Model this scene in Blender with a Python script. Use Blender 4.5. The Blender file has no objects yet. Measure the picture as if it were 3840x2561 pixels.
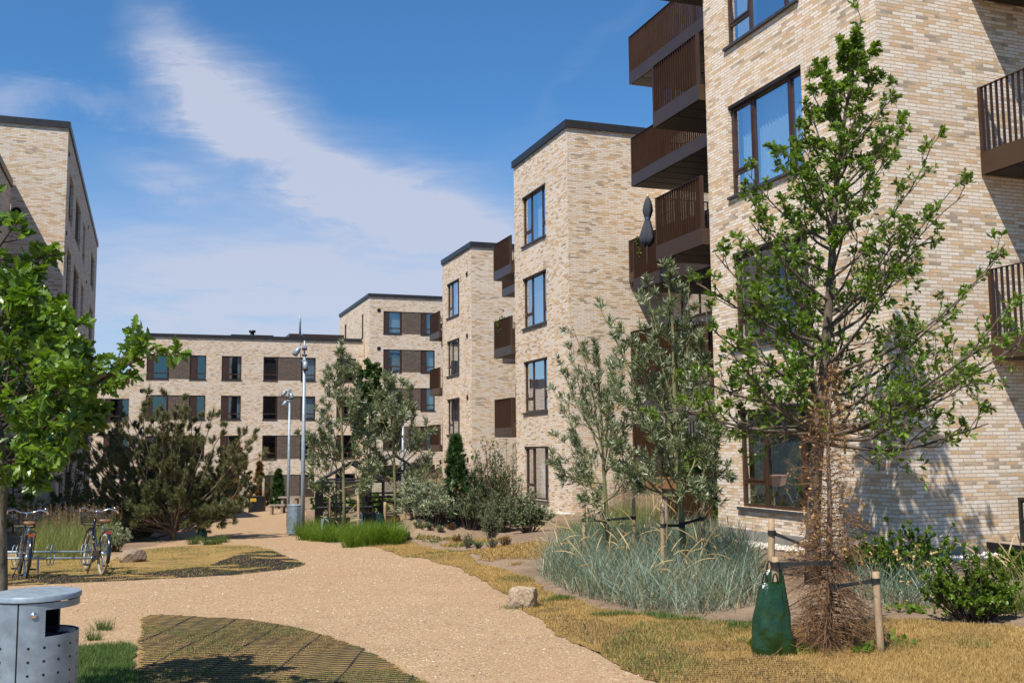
import bpy, math, random
import numpy as np
from mathutils import Vector, Matrix
from mathutils.geometry import delaunay_2d_cdt
random.seed(7)
RS = np.random.RandomState(11)
PI = math.pi
C = bpy.context.scene.collection
SC = bpy.context.scene

# ---------------------------------------------------------------- camera
# Scene axes: X runs along the building fronts that face us, Y runs away down the yard, Z up.
# The eye is the origin; the ground lies about 1.8 m below it and falls gently away.
FOC, PITCH, ROLL, AZ = 3818.17, math.radians(5.92), math.radians(-0.526), math.radians(19.70)
def _axes():
    cp, sp = math.cos(PITCH), math.sin(PITCH)
    f = np.array([0, cp, sp]); r0 = np.array([1., 0, 0]); u = np.array([0, -sp, cp])
    r = math.cos(ROLL)*r0 + math.sin(ROLL)*u
    up = -math.sin(ROLL)*r0 + math.cos(ROLL)*u
    ca, sa = math.cos(AZ), math.sin(AZ)
    t = lambda v: np.array([v[0]*ca + v[1]*sa, -v[0]*sa + v[1]*ca, v[2]])
    return t(r), t(up), t(f)
CR, CU, CF = _axes()
cam_d = bpy.data.cameras.new("camera"); cam = bpy.data.objects.new("camera", cam_d); C.objects.link(cam)
cam_d.sensor_width = 36; cam_d.lens = FOC/3840*36; cam_d.clip_end = 2000; cam_d.clip_start = 0.05
M4 = Matrix(((CR[0], CU[0], -CF[0], 0), (CR[1], CU[1], -CF[1], 0), (CR[2], CU[2], -CF[2], 0), (0, 0, 0, 1)))
cam.matrix_world = M4
SC.camera = cam

# ---------------------------------------------------------------- sun, sky, exposure
SUN_DIR = np.array([0.510, 0.440, -0.985]); SUN_DIR /= np.linalg.norm(SUN_DIR)     # way the light travels
sun_d = bpy.data.lights.new("sun", 'SUN'); sun = bpy.data.objects.new("sun", sun_d); C.objects.link(sun)
sun_d.energy = 5.0; sun_d.angle = math.radians(0.53); sun_d.color = (1.0, 0.94, 0.85)
sun.rotation_euler = Vector(SUN_DIR).to_track_quat('-Z', 'Y').to_euler()
sun.location = (-20, -20, 40)
SUN_EL = math.asin(-SUN_DIR[2]); SUN_AZ = math.atan2(-SUN_DIR[0], -SUN_DIR[1])
world = bpy.data.worlds.new("World"); SC.world = world; world.use_nodes = True
SC.view_settings.view_transform = 'Standard'; SC.view_settings.look = 'None'
SC.view_settings.exposure = 0.46; SC.view_settings.gamma = 1.0

class G:
    """small helper for node trees"""
    def __init__(s, nt): s.nt = nt; s.n = nt.nodes; s.l = nt.links
    def new(s, t, **k):
        n = s.n.new(t)
        for a, v in k.items(): setattr(n, a, v)
        return n
    def put(s, sock, v):
        if isinstance(v, bpy.types.NodeSocket): s.l.new(v, sock)
        elif v is not None:
            if isinstance(v, (tuple, list)) and len(v) == 3 and len(sock.default_value) == 4: v = (*v, 1)
            sock.default_value = v
    def m(s, op, a, b=None, c=None, clamp=False):
        n = s.new('ShaderNodeMath', operation=op, use_clamp=clamp)
        s.put(n.inputs[0], a)
        if b is not None: s.put(n.inputs[1], b)
        if c is not None: s.put(n.inputs[2], c)
        return n.outputs[0]
    def noise(s, vec, scale, detail=3, rough=.55, dist=0, out='Fac'):
        n = s.new('ShaderNodeTexNoise'); s.put(n.inputs['Vector'], vec)
        n.inputs['Scale'].default_value = scale; n.inputs['Detail'].default_value = detail
        n.inputs['Roughness'].default_value = rough; n.inputs['Distortion'].default_value = dist
        return n.outputs[out]
    def ramp(s, fac, stops, interp='LINEAR'):
        n = s.new('ShaderNodeValToRGB'); s.put(n.inputs[0], fac); r = n.color_ramp; r.interpolation = interp
        while len(r.elements) < len(stops): r.elements.new(0.5)
        for e, (p, c) in zip(r.elements, stops):
            e.position = p; e.color = (c, c, c, 1) if isinstance(c, (int, float)) else (*c, 1)
        return n.outputs[0]
    def mix(s, fac, a, b, mode='MIX'):
        n = s.new('ShaderNodeMix', data_type='RGBA', blend_type=mode)
        s.put(n.inputs[0], fac); s.put(n.inputs[6], a); s.put(n.inputs[7], b); return n.outputs[2]
    def vmap(s, vec, scale=(1, 1, 1), loc=(0, 0, 0), rot=(0, 0, 0)):
        n = s.new('ShaderNodeMapping'); s.put(n.inputs[0], vec)
        n.inputs['Scale'].default_value = scale; n.inputs['Location'].default_value = loc; n.inputs['Rotation'].default_value = rot
        return n.outputs[0]
    def bump(s, h, strength=.4, dist=.01, nrm=None):
        n = s.new('ShaderNodeBump'); s.put(n.inputs['Height'], h); n.inputs['Strength'].default_value = strength
        n.inputs['Distance'].default_value = dist
        if nrm is not None: s.put(n.inputs['Normal'], nrm)
        return n.outputs[0]

def build_sky():
    g = G(world.node_tree); world.node_tree.nodes.clear()
    sky = g.new('ShaderNodeTexSky', sky_type='NISHITA'); sky.sun_disc = False
    sky.sun_elevation = SUN_EL; sky.sun_rotation = SUN_AZ; sky.air_density = 1.0; sky.dust_density = 0.6; sky.ozone_density = 3.0
    tc = g.new('ShaderNodeTexCoord').outputs['Generated']
    d = g.vmap(tc, rot=(0, 0, AZ))                 # heading of the yard's view: x right, y ahead
    sp = g.new('ShaderNodeSeparateXYZ'); g.put(sp.inputs[0], d)
    x, y, z = sp.outputs
    yy = g.m('MAXIMUM', y, 0.02)
    X = g.m('DIVIDE', x, yy); Z = g.m('DIVIDE', z, yy)
    # streaked noise for the high cirrus, drawn out along the wind
    cb = g.new('ShaderNodeCombineXYZ'); g.put(cb.inputs[0], X); g.put(cb.inputs[1], Z)
    st = g.vmap(cb.outputs[0], scale=(1.0, 3.4, 1), rot=(0, 0, math.radians(38)))
    n1 = g.noise(st, 5.0, 8, .62, 1.1); n2 = g.noise(cb.outputs[0], 2.6, 6, .6, .6)
    n3 = g.noise(g.vmap(cb.outputs[0], scale=(1, 4, 1), rot=(0, 0, math.radians(8))), 3.0, 7, .6, .4)
    warp = g.m('MULTIPLY', g.m('SUBTRACT', n2, .5), .16)
    warp2 = g.m('MULTIPLY', g.m('SUBTRACT', n1, .5), .10)
    tot = None
    def blob(px, py, lx, ly, ang, amp):
        # px,py: where it stands in the sky (tangent units), lx,ly: half lengths
        nonlocal tot
        a = math.radians(ang); dx = g.m('ADD', g.m('SUBTRACT', X, px), warp); dz = g.m('ADD', g.m('SUBTRACT', Z, py), warp2)
        p = g.m('ADD', g.m('MULTIPLY', dx, math.cos(a)/lx), g.m('MULTIPLY', dz, math.sin(a)/lx))
        q = g.m('ADD', g.m('MULTIPLY', dx, -math.sin(a)/ly), g.m('MULTIPLY', dz, math.cos(a)/ly))
        r2 = g.m('ADD', g.m('MULTIPLY', p, p), g.m('MULTIPLY', q, q))
        e = g.m('MULTIPLY', g.m('POWER', 2.718, g.m('MULTIPLY', r2, -1.0)), amp)
        tot = e if tot is None else g.m('ADD', tot, e)
    T = lambda px, py: ((px-1175)/2338., (1023-py)/2338.)
    for px, py, lx, ly, an, am in ((360, 70, 150, 70, -50, .42), (420, 150, 150, 75, -50, .62), (540, 215, 140, 90, -48, .55), (570, 310, 170, 80, -45, .62), (670, 380, 150, 70, -30, .72), (810, 410, 210, 90, -25, .58),
                                  (900, 480, 260, 75, -18, .62), (1080, 500, 170, 80, -22, .55), (400, 385, 120, 38, -25, .4), (150, 190, 190, 32, -8, .26),
                                  (500, 560, 520, 80, -6, .34), (640, 690, 700, 95, -3, .62), (760, 620, 300, 45, -8, .3), (20, 215, 100, 60, -10, .4), (1350, 120, 300, 30, 50, .08)):
        X0, Z0 = T(px, py); blob(X0, Z0, lx/2338., ly/2338., an, am)
    n4 = g.noise(g.vmap(cb.outputs[0], scale=(1.0, 5.5, 1), rot=(0, 0, math.radians(52))), 9.0, 8, .7, .8)
    dens = g.m('MULTIPLY', tot, g.m('ADD', g.m('MULTIPLY', g.ramp(g.m('ADD', g.m('MULTIPLY', n1, .5), g.m('MULTIPLY', n4, .5)), [(.30, 0.), (.68, 1.)]), 1.25), .38))
    dens = g.m('ADD', dens, g.m('MULTIPLY', g.ramp(n3, [(.45, 0.), (.8, 1.)]), g.ramp(Z, [(0.0, .26), (.38, .0)])))
    low = g.m('MULTIPLY', g.ramp(Z, [(0.0, .62), (.14, .46), (.34, .0)]), g.m('ADD', g.m('MULTIPLY', n3, .9), .5))
    dens = g.m('ADD', dens, low)
    fac = g.m('MULTIPLY', g.ramp(dens, [(.03, 0.), (.5, .45), (1.2, 1.)]), .86)
    behind = g.m('GREATER_THAN', y, 0.02)
    fac = g.m('MULTIPLY', fac, behind)
    cloud = (5.7, 6.1, 7.4, 1)
    skyc = g.mix(1.0, sky.outputs[0], (0.60, 1.08, 1.42, 1), 'MULTIPLY')
    col = g.mix(fac, skyc, cloud)
    bg = g.new('ShaderNodeBackground'); g.put(bg.inputs[0], col); bg.inputs[1].default_value = 0.075
    o = g.new('ShaderNodeOutputWorld'); g.l.new(bg.outputs[0], o.inputs[0])
build_sky()

# ---------------------------------------------------------------- where things stand
K = 3840/2351.
def sm(a, b, x): t = min(1, max(0, (x-a)/(b-a))); return t*t*(3-2*t)
def smv(a, b, x): t = np.clip((x-a)/(b-a), 0, 1); return t*t*(3-2*t)
MOUNDS = [(-1.4, 16.3, 4.5, 2.6, .13), (6.55, 25.3, 1.35, .9, .62), (8.1, 25.6, 1.3, .8, .18), (5.6, 19.6, 2.0, .8, .10), (8.2, 21.5, 2.0, 1.2, .08)]
def gz(u, w):
    u = np.asarray(u, float); w = np.asarray(w, float)
    z = -1.60 - .032*w
    amp = np.clip(.10+.010*w, .1, .45)
    z = z + amp*smv(5.2, 9.5, u)
    for mu, mw, ru, rw, h in MOUNDS:
        r = ((u-mu)/ru)**2 + ((w-mw)/rw)**2
        z = z + h*np.exp(-r)
    z = z + .012*np.sin(u*2.1+w*.9)*np.sin(w*1.7-u*.6)
    return z
def G0(u, w): return float(gz(u, w))
def ray(px, py):      # px,py on a 2351 x 1568 picture
    x, y = px*K, py*K
    return (x-1920)/FOC*CR - (y-1280.5)/FOC*CU + CF
def at(px, py):       # the spot on the ground seen there
    r = ray(px, py); t = 3.0
    for i in range(4000):
        p = r*t
        if p[2] <= G0(p[0], p[1]): break
        t += .05 if t < 40 else .15
    lo, hi = t-.15, t
    for i in range(12):
        m = (lo+hi)/2; p = r*m
        if p[2] <= G0(p[0], p[1]): hi = m
        else: lo = m
    p = r*hi; return np.array([p[0], p[1], G0(p[0], p[1])])
def pt(px, py, d):    # the point at distance d along the heading of the view
    r = ray(px, py); h = r[0]*math.sin(AZ)+r[1]*math.cos(AZ)
    return r*(d/h)
HX = np.array([math.cos(AZ), -math.sin(AZ), 0]); HY = np.array([math.sin(AZ), math.cos(AZ), 0])   # right / ahead on the ground
HANG = -AZ

# ---------------------------------------------------------------- mesh building
class MB:
    def __init__(s): s.V = []; s.F = []; s.n = 0; s.uv = []
    def add(s, V, F, uv=None):
        V = np.asarray(V, float).reshape(-1, 3)
        if isinstance(F, np.ndarray): F = [F]
        else:
            by = {}
            for f in F: by.setdefault(len(f), []).append(f)
            F = [np.array(x, int) for x in by.values()]
        for f in F:
            if len(f): s.F.append(f + s.n)
        s.V.append(V); s.n += len(V); return s
    def box(s, x0, y0, z0, x1, y1, z1):
        return s.add([(x0, y0, z0), (x1, y0, z0), (x1, y1, z0), (x0, y1, z0), (x0, y0, z1), (x1, y0, z1), (x1, y1, z1), (x0, y1, z1)],
                     np.array([(0, 3, 2, 1), (4, 5, 6, 7), (0, 1, 5, 4), (1, 2, 6, 5), (2, 3, 7, 6), (3, 0, 4, 7)]))
    def obox(s, c, hx, hy, hz, ang=0, bev=0):
        """box with centre, half sizes, turned about z; bev gives chamfered vertical edges"""
        ca, sa = math.cos(ang), math.sin(ang)
        if bev:
            o = [(-hx+bev, -hy), (hx-bev, -hy), (hx, -hy+bev), (hx, hy-bev), (hx-bev, hy), (-hx+bev, hy), (-hx, hy-bev), (-hx, -hy+bev)]
        else: o = [(-hx, -hy), (hx, -hy), (hx, hy), (-hx, hy)]
        n = len(o); V = []
        for zz in (-hz, hz):
            for a, b in o: V.append((c[0]+a*ca-b*sa, c[1]+a*sa+b*ca, c[2]+zz))
        F = [tuple(reversed(range(n))), tuple(range(n, 2*n))] + [(i, (i+1) % n, n+(i+1) % n, n+i) for i in range(n)]
        return s.add(V, F)
    def quad(s, a, b, c, d): return s.add([a, b, c, d], np.array([(0, 1, 2, 3)]))
    def tube(s, pts, rad, k=6, cap=True):
        P = np.asarray(pts, float); n = len(P)
        R = np.full(n, rad, float) if np.isscalar(rad) else np.asarray(rad, float)
        T = np.gradient(P, axis=0); T /= np.maximum(np.linalg.norm(T, axis=1, keepdims=True), 1e-9)
        ref = np.array([0, 0, 1.]) if abs(T[:, 2]).mean() < .8 else np.array([.94, .34, 0.])
        A = np.cross(T, ref); A /= np.maximum(np.linalg.norm(A, axis=1, keepdims=True), 1e-9); B = np.cross(T, A)
        th = np.arange(k)*2*PI/k
        V = P[:, None] + R[:, None, None]*(np.cos(th)[None, :, None]*A[:, None] + np.sin(th)[None, :, None]*B[:, None])
        i = np.arange(n-1)[:, None]*k; j = np.arange(k)[None]
        F = np.stack([i+j, i+(j+1) % k, i+k+(j+1) % k, i+k+j], -1).reshape(-1, 4)
        s.add(V.reshape(-1, 3), F)
        if cap and k > 2:
            s.F.append(np.array([list(range(k))])[:, ::-1] + s.n - n*k); s.F.append(np.array([list(range(k))]) + s.n - k)
        return s
    def cyl(s, a, b, r, k=12, r2=None): return s.tube([a, b], [r, r if r2 is None else r2], k)
    def ring(s, c, ax, R, r, k=32, kk=8, a0=0, a1=2*PI):
        ax = np.asarray(ax, float); ax /= np.linalg.norm(ax)
        ref = np.array([0, 0, 1.]) if abs(ax[2]) < .9 else np.array([1., 0, 0])
        e1 = np.cross(ax, ref); e1 /= np.linalg.norm(e1); e2 = np.cross(ax, e1)
        full = abs(a1-a0-2*PI) < 1e-6
        th = np.linspace(a0, a1, k+(0 if full else 1), endpoint=not full); n = len(th)
        ph = np.arange(kk)*2*PI/kk
        rr = R + r*np.cos(ph)[None]; off = r*np.sin(ph)[None]
        D = np.cos(th)[:, None]*e1 + np.sin(th)[:, None]*e2
        V = np.asarray(c) + rr[..., None]*D[:, None] + off[..., None]*ax
        F = []
        for i in range(n if full else n-1):
            for j in range(kk): F.append((i*kk+j, i*kk+(j+1) % kk, ((i+1) % n)*kk+(j+1) % kk, ((i+1) % n)*kk+j))
        return s.add(V.reshape(-1, 3), np.array(F))
    def lathe(s, c, prof, k=32, sx=1., sy=1., a0=0, a1=2*PI):
        full = abs(a1-a0-2*PI) < 1e-6
        th = np.linspace(a0, a1, k+(0 if full else 1), endpoint=not full); n = len(th); m = len(prof)
        V = [(c[0]+r*sx*math.cos(t), c[1]+r*sy*math.sin(t), c[2]+z) for t in th for r, z in prof]
        F = [(i*m+j, ((i+1) % n)*m+j, ((i+1) % n)*m+j+1, i*m+j+1) for i in range(n if full else n-1) for j in range(m-1)]
        return s.add(V, np.array(F))
    def build(s, name, mat, parent=None, smooth=False, uv=False, bevel=0):
        me = bpy.data.meshes.new(name)
        V = np.concatenate(s.V) if s.V else np.zeros((0, 3))
        base = 0
        me.vertices.add(len(V)); me.vertices.foreach_set('co', V.astype(np.float32).ravel())
        loops = np.concatenate([f.ravel() for f in s.F]); sizes = np.concatenate([np.full(len(f), f.shape[1]) for f in s.F])
        starts = np.concatenate([[0], np.cumsum(sizes)[:-1]])
        me.loops.add(len(loops)); me.loops.foreach_set('vertex_index', loops.astype(np.int32))
        me.polygons.add(len(sizes)); me.polygons.foreach_set('loop_start', starts.astype(np.int32))
        try: me.polygons.foreach_set('loop_total', sizes.astype(np.int32))
        except Exception: pass
        me.update(calc_edges=True); me.validate()
        me.polygons.foreach_set('use_smooth', [bool(smooth)]*len(me.polygons))
        if uv:
            L = me.uv_layers.new(name='UVMap'); nl = len(me.loops)
            vi = np.zeros(nl, np.int32); me.loops.foreach_get('vertex_index', vi)
            co = np.zeros(len(V)*3, np.float32); me.vertices.foreach_get('co', co); co = co.reshape(-1, 3)[vi]
            nr = np.zeros(len(me.polygons)*3, np.float32); me.polygons.foreach_get('normal', nr); nr = np.abs(nr.reshape(-1, 3))
            tot = np.zeros(len(me.polygons), np.int32); me.polygons.foreach_get('loop_total', tot)
            ax = np.repeat(nr.argmax(1), tot)
            U = np.where(ax == 0, co[:, 1], co[:, 0]); W = np.where(ax == 2, co[:, 1], co[:, 2])
            L.data.foreach_set('uv', np.stack([U, W], -1).astype(np.float32).ravel())
        for m in (mat if isinstance(mat, (list, tuple)) else [mat]): me.materials.append(m)
        o = bpy.data.objects.new(name, me); C.objects.link(o)
        if parent is not None: o.parent = parent
        if bevel:
            b = o.modifiers.new('bevel', 'BEVEL'); b.width = bevel; b.segments = 2; b.limit_method = 'ANGLE'
        return o
def tag(o, label=None, cat=None, group=None, kind=None):
    if label: o['label'] = label
    if cat: o['category'] = cat
    if group: o['group'] = group
    if kind: o['kind'] = kind
    return o
def empty(name, loc=(0, 0, 0), label=None, cat=None, group=None, rz=0):
    o = bpy.data.objects.new(name, None); C.objects.link(o); o.location = tuple(float(v) for v in loc); o.rotation_euler = (0, 0, rz)
    o.empty_display_size = .2
    return tag(o, label, cat, group)
def structure(o): o['kind'] = 'structure'; return o
def children(o): return [c for c in bpy.data.objects if c.parent == o]
def copy_tree(o, parent=None):
    c = o.copy(); C.objects.link(c); c.parent = parent
    for ch in children(o):
        k = copy_tree(ch, c)
    return c

# ---------------------------------------------------------------- materials
def newmat(name):
    m = bpy.data.materials.new(name); m.use_nodes = True; m.node_tree.nodes.clear(); return m, G(m.node_tree)
def finish(g, sh):
    o = g.new('ShaderNodeOutputMaterial'); g.l.new(sh, o.inputs[0])
def principled(g, color, rough=.6, metal=0, normal=None, spec=None):
    p = g.new('ShaderNodeBsdfPrincipled'); g.put(p.inputs['Base Color'], color); g.put(p.inputs['Roughness'], rough); g.put(p.inputs['Metallic'], metal)
    if normal is not None: g.put(p.inputs['Normal'], normal)
    if spec is not None: p.inputs['Specular IOR Level'].default_value = spec
    return p.outputs[0]
def M_plain(name, col, rough=.6, metal=0, var=.15, scale=6, bump=0, bscale=60, spec=None):
    m, g = newmat(name); tc = g.new('ShaderNodeTexCoord').outputs['Object']
    n = g.noise(tc, scale, 4, .6)
    lo = tuple(c*(1-var) for c in col); hi = tuple(min(1, c*(1+var)) for c in col)
    c = g.ramp(n, [(.3, lo), (.7, hi)])
    nm = g.bump(g.noise(tc, bscale, 3, .6), .5, bump) if bump else None
    r = g.m('ADD', g.m('MULTIPLY', g.m('SUBTRACT', n, .5), .25), rough, clamp=True)
    finish(g, principled(g, c, r, metal, nm, spec)); return m
def M_brick(name, pal, mortar, bw=.24, bh=.0605, ms=.0055, patch=.5, bumpd=.008, dark=.0):
    m, g = newmat(name); uv = g.new('ShaderNodeUVMap').outputs[0]
    jit = g.noise(uv, 26, 2, .5, out='Color')
    vm = g.new('ShaderNodeVectorMath', operation='SUBTRACT'); g.put(vm.inputs[0], jit); vm.inputs[1].default_value = (.5, .5, .5)
    vs = g.new('ShaderNodeVectorMath', operation='SCALE'); g.put(vs.inputs[0], vm.outputs[0]); vs.inputs['Scale'].default_value = .010
    va = g.new('ShaderNodeVectorMath', operation='ADD'); g.put(va.inputs[0], uv); g.put(va.inputs[1], vs.outputs[0])
    vec = va.outputs[0]
    b = g.new('ShaderNodeTexBrick'); g.put(b.inputs['Vector'], vec)
    b.inputs['Color1'].default_value = (0, 0, 0, 1); b.inputs['Color2'].default_value = (1, 1, 1, 1); b.inputs['Mortar'].default_value = (.5, .5, .5, 1)
    b.inputs['Scale'].default_value = 1; b.inputs['Brick Width'].default_value = bw; b.inputs['Row Height'].default_value = bh
    b.inputs['Mortar Size'].default_value = ms; b.inputs['Mortar Smooth'].default_value = .25; b.inputs['Bias'].default_value = 0
    b.offset = .37; b.offset_frequency = 2; b.squash = 1.0
    rnd, fac = b.outputs['Color'], b.outputs['Fac']
    big = g.noise(g.vmap(uv, scale=(1, 1.7, 1)), .9, 5, .68)
    f = g.m('ADD', rnd, g.m('MULTIPLY', g.m('SUBTRACT', big, .5), patch*2.0), clamp=True)
    col = g.ramp(f, pal, 'CONSTANT' if False else 'LINEAR')
    fine = g.noise(uv, 45, 5, .7)
    col = g.mix(.55, col, g.ramp(fine, [(.25, .55), (.7, 1.25)]), 'MULTIPLY')
    stain = g.noise(g.vmap(uv, scale=(.35, 1.2, 1)), 1.3, 4, .6)
    col = g.mix(.35, col, g.ramp(stain, [(.3, .72), (.6, 1.0)]), 'MULTIPLY')
    col = g.mix(fac, col, mortar)
    h = g.m('ADD', g.m('MULTIPLY', g.m('SUBTRACT', 1, fac), .8), g.m('MULTIPLY', fine, .45))
    h = g.m('ADD', h, g.m('MULTIPLY', rnd, .25))
    nm = g.bump(h, .9, bumpd)
    finish(g, principled(g, col, .88, 0, nm, .25)); return m
PAL = [(.0, (.36, .275, .20)), (.06, (.52, .40, .29)), (.15, (.60, .39, .20)), (.28, (.69, .49, .32)), (.42, (.71, .555, .41)), (.60, (.75, .615, .48)), (.8, (.78, .67, .55)), (1., (.71, .61, .52))]
MT = {}
MT['brick'] = M_brick('yellow_brick', PAL, (.42, .355, .275), ms=.0065, bumpd=.012)
MT['brick_dark'] = M_brick('dark_brick', [(0, (.035, .028, .024)), (.5, (.06, .042, .032)), (1, (.12, .07, .05))], (.27, .225, .18), patch=.2, bh=.072, ms=.0065)
MT['plinth'] = M_plain('plinth_render', (.23, .21, .19), .9, bump=.002)
MT['coping'] = M_plain('dark_coping_metal', (.030, .028, .027), .42, .3, .15, 3)
MT['frame'] = M_plain('brown_window_frame', (.050, .024, .014), .38, .1, .2, 4)
MT['frame_dark'] = M_plain('dark_window_reveal', (.020, .013, .010), .5, 0, .2, 4)
MT['sill'] = M_plain('slate_sill', (.045, .047, .052), .5, 0, .3, 8, .001)
MT['bronze'] = M_plain('bronze_balcony_metal', (.062, .030, .016), .36, .35, .12, 3)
MT['bronze_fascia'] = M_plain('bronze_fascia_metal', (.070, .042, .027), .34, .35, .10, 2)
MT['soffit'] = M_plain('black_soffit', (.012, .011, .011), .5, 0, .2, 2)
MT['black'] = M_plain('black_metal', (.014, .014, .015), .4, .2, .2, 6)
MT['black_rubber'] = M_plain('black_rubber', (.018, .017, .016), .8, 0, .3, 20)
MT['galv'] = M_plain('galvanised_steel', (.27, .325, .37), .45, .30, .20, 14, .0004, 120)
MT['galv_dull'] = M_plain('dull_galvanised_steel', (.25, .31, .36), .46, .45, .25, 9, .0005, 90)
MT['chrome'] = M_plain('chrome', (.75, .76, .78), .16, 1, .05, 5)
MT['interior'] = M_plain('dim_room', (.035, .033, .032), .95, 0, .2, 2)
MT['curtain'] = M_plain('pale_curtain', (.74, .78, .80), .9, 0, .06, 3)
MT['curtain_dark'] = M_plain('grey_curtain', (.20, .22, .25), .9, 0, .15, 3)
def M_glass(name, tint, refl=.30):
    m, g = newmat(name)
    t = g.new('ShaderNodeBsdfTransparent'); t.inputs[0].default_value = (*tint, 1)
    gl = g.new('ShaderNodeBsdfGlossy'); gl.inputs[0].default_value = (.92, .96, 1.0, 1); gl.inputs['Roughness'].default_value = .02
    tc = g.new('ShaderNodeTexCoord').outputs['Object']
    g.put(gl.inputs['Normal'], g.bump(g.noise(tc, 1.6, 1, .4), .06, .03))
    fr = g.new('ShaderNodeFresnel'); fr.inputs[0].default_value = 1.6
    f = g.m('ADD', g.m('MULTIPLY', fr.outputs[0], .60), refl, clamp=True)
    mx = g.new('ShaderNodeMixShader'); g.put(mx.inputs[0], f); g.l.new(t.outputs[0], mx.inputs[1]); g.l.new(gl.outputs[0], mx.inputs[2])
    finish(g, mx.outputs[0]); return m
MT['glass'] = M_glass('window_glass', (.62, .72, .76), .12)
MT['glass_clear'] = M_glass('clear_glass', (.86, .9, .9), .03)
def M_leaf(name, c1, c2, c3, trans=.35, rough=.45, spec=.4, patch=.35):
    m, g = newmat(name)
    gi = g.new('ShaderNodeNewGeometry')
    col = g.ramp(gi.outputs['Random Per Island'], [(0, c1), (.5, c2), (1, c3)])
    tc = g.new('ShaderNodeTexCoord').outputs['Object']
    col = g.mix(patch, col, g.ramp(g.noise(tc, 2.2, 3, .6), [(.32, .45), (.62, 1.25)]), 'MULTIPLY')
    p = principled(g, col, rough, 0, None, spec)
    tr = g.new('ShaderNodeBsdfTranslucent'); g.put(tr.inputs[0], g.mix(1.0, col, (1.25, 1.35, .55, 1), 'MULTIPLY'))
    mx = g.new('ShaderNodeMixShader'); mx.inputs[0].default_value = trans; g.l.new(p, mx.inputs[1]); g.l.new(tr.outputs[0], mx.inputs[2])
    finish(g, mx.outputs[0]); return m
def M_bark(name, c1, c2, scale=30, bump=.004):
    m, g = newmat(name); tc = g.new('ShaderNodeTexCoord').outputs['Object']
    n = g.noise(g.vmap(tc, scale=(1, 1, .3)), scale, 5, .7)
    n2 = g.noise(tc, 6, 4, .7)
    col = g.ramp(g.m('ADD', g.m('MULTIPLY', n, .6), g.m('MULTIPLY', n2, .4)), [(.35, c1), (.62, c2)])
    finish(g, principled(g, col, .85, 0, g.bump(n, .8, bump), .2)); return m
# ================================================================= buildings
def WP(axis, pos, inw):
    """maps (along the wall, height, depth into the wall) to a point"""
    if axis == 'x': return lambda a, z, o: (pos+inw*o, a, z)
    return lambda a, z, o: (a, pos+inw*o, z)
def wbox(mb, P, a0, a1, z0, z1, o0, o1):
    x0, y0, _ = P(a0, z0, o0); x1, y1, _ = P(a1, z1, o1)
    mb.box(min(x0, x1), min(y0, y1), z0, max(x0, x1), max(y0, y1), z1)
def wall(mb, axis, pos, inw, a0, a1, z0, z1, ops=(), depth=.17):
    P = WP(axis, pos, inw)
    A = sorted({a0, a1, *[v for o in ops for v in o[:2]]}); Z = sorted({z0, z1, *[v for o in ops for v in o[2:4]]})
    for i in range(len(A)-1):
        for j in range(len(Z)-1):
            ca, cz = (A[i]+A[i+1])/2, (Z[j]+Z[j+1])/2
            if any(o[0] < ca < o[1] and o[2] < cz < o[3] for o in ops): continue
            mb.quad(P(A[i], Z[j], 0), P(A[i+1], Z[j], 0), P(A[i+1], Z[j+1], 0), P(A[i], Z[j+1], 0))
    for o in ops:
        b0, b1, y0, y1 = o[:4]
        for c in (((b0, y0), (b0, y1)), ((b0, y1), (b1, y1)), ((b1, y1), (b1, y0)), ((b1, y0), (b0, y0))):
            (p, q), (r, s_) = c
            mb.quad(P(p, q, 0), P(r, s_, 0), P(r, s_, depth), P(p, q, depth))
def bars(mb, P, a0, a1, z0, z1, o0, o1, t, vs=(), hs=()):
    """an outer frame plus uprights (vs) and crossbars (hs = (z, from, to))"""
    wbox(mb, P, a0, a0+t, z0, z1, o0, o1); wbox(mb, P, a1-t, a1, z0, z1, o0, o1)
    wbox(mb, P, a0+t, a1-t, z0, z0+t, o0, o1); wbox(mb, P, a0+t, a1-t, z1-t, z1, o0, o1)
    for v in vs: wbox(mb, P, v-t/2, v+t/2, z0+t, z1-t, o0+.003, o1-.003)
    for z, p, q in hs: wbox(mb, P, p, q, z-t/2, z+t/2, o0+.006, o1-.006)
def curtain(P, a0, a1, z0, z1, o, parent, mat='curtain', waves=9):
    mb = MB(); n = int(max(8, (a1-a0)*28)); V = []
    for i in range(n+1):
        a = a0+(a1-a0)*i/n; w = .035*math.sin(i*2*PI*waves/n*(a1-a0)) + .012*math.sin(i*1.9)
        V += [P(a, z0, o+w), P(a, z1, o+w*.5)]
    mb.add(V, np.array([(2*i, 2*i+2, 2*i+3, 2*i+1) for i in range(n)]))
    return mb.build('curtain', MT[mat], parent, True)
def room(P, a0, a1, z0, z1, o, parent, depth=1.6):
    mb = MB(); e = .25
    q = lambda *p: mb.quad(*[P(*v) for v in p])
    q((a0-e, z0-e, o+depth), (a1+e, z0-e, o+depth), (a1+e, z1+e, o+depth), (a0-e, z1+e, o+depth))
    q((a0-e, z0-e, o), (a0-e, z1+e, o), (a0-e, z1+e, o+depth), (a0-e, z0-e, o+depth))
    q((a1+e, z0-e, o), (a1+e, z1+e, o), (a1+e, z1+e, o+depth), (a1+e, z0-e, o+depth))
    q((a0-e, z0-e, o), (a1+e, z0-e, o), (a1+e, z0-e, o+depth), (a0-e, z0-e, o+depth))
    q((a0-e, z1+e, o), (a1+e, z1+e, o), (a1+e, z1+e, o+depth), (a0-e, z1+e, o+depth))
    return mb.build('room', MT['interior'], parent)
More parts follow.
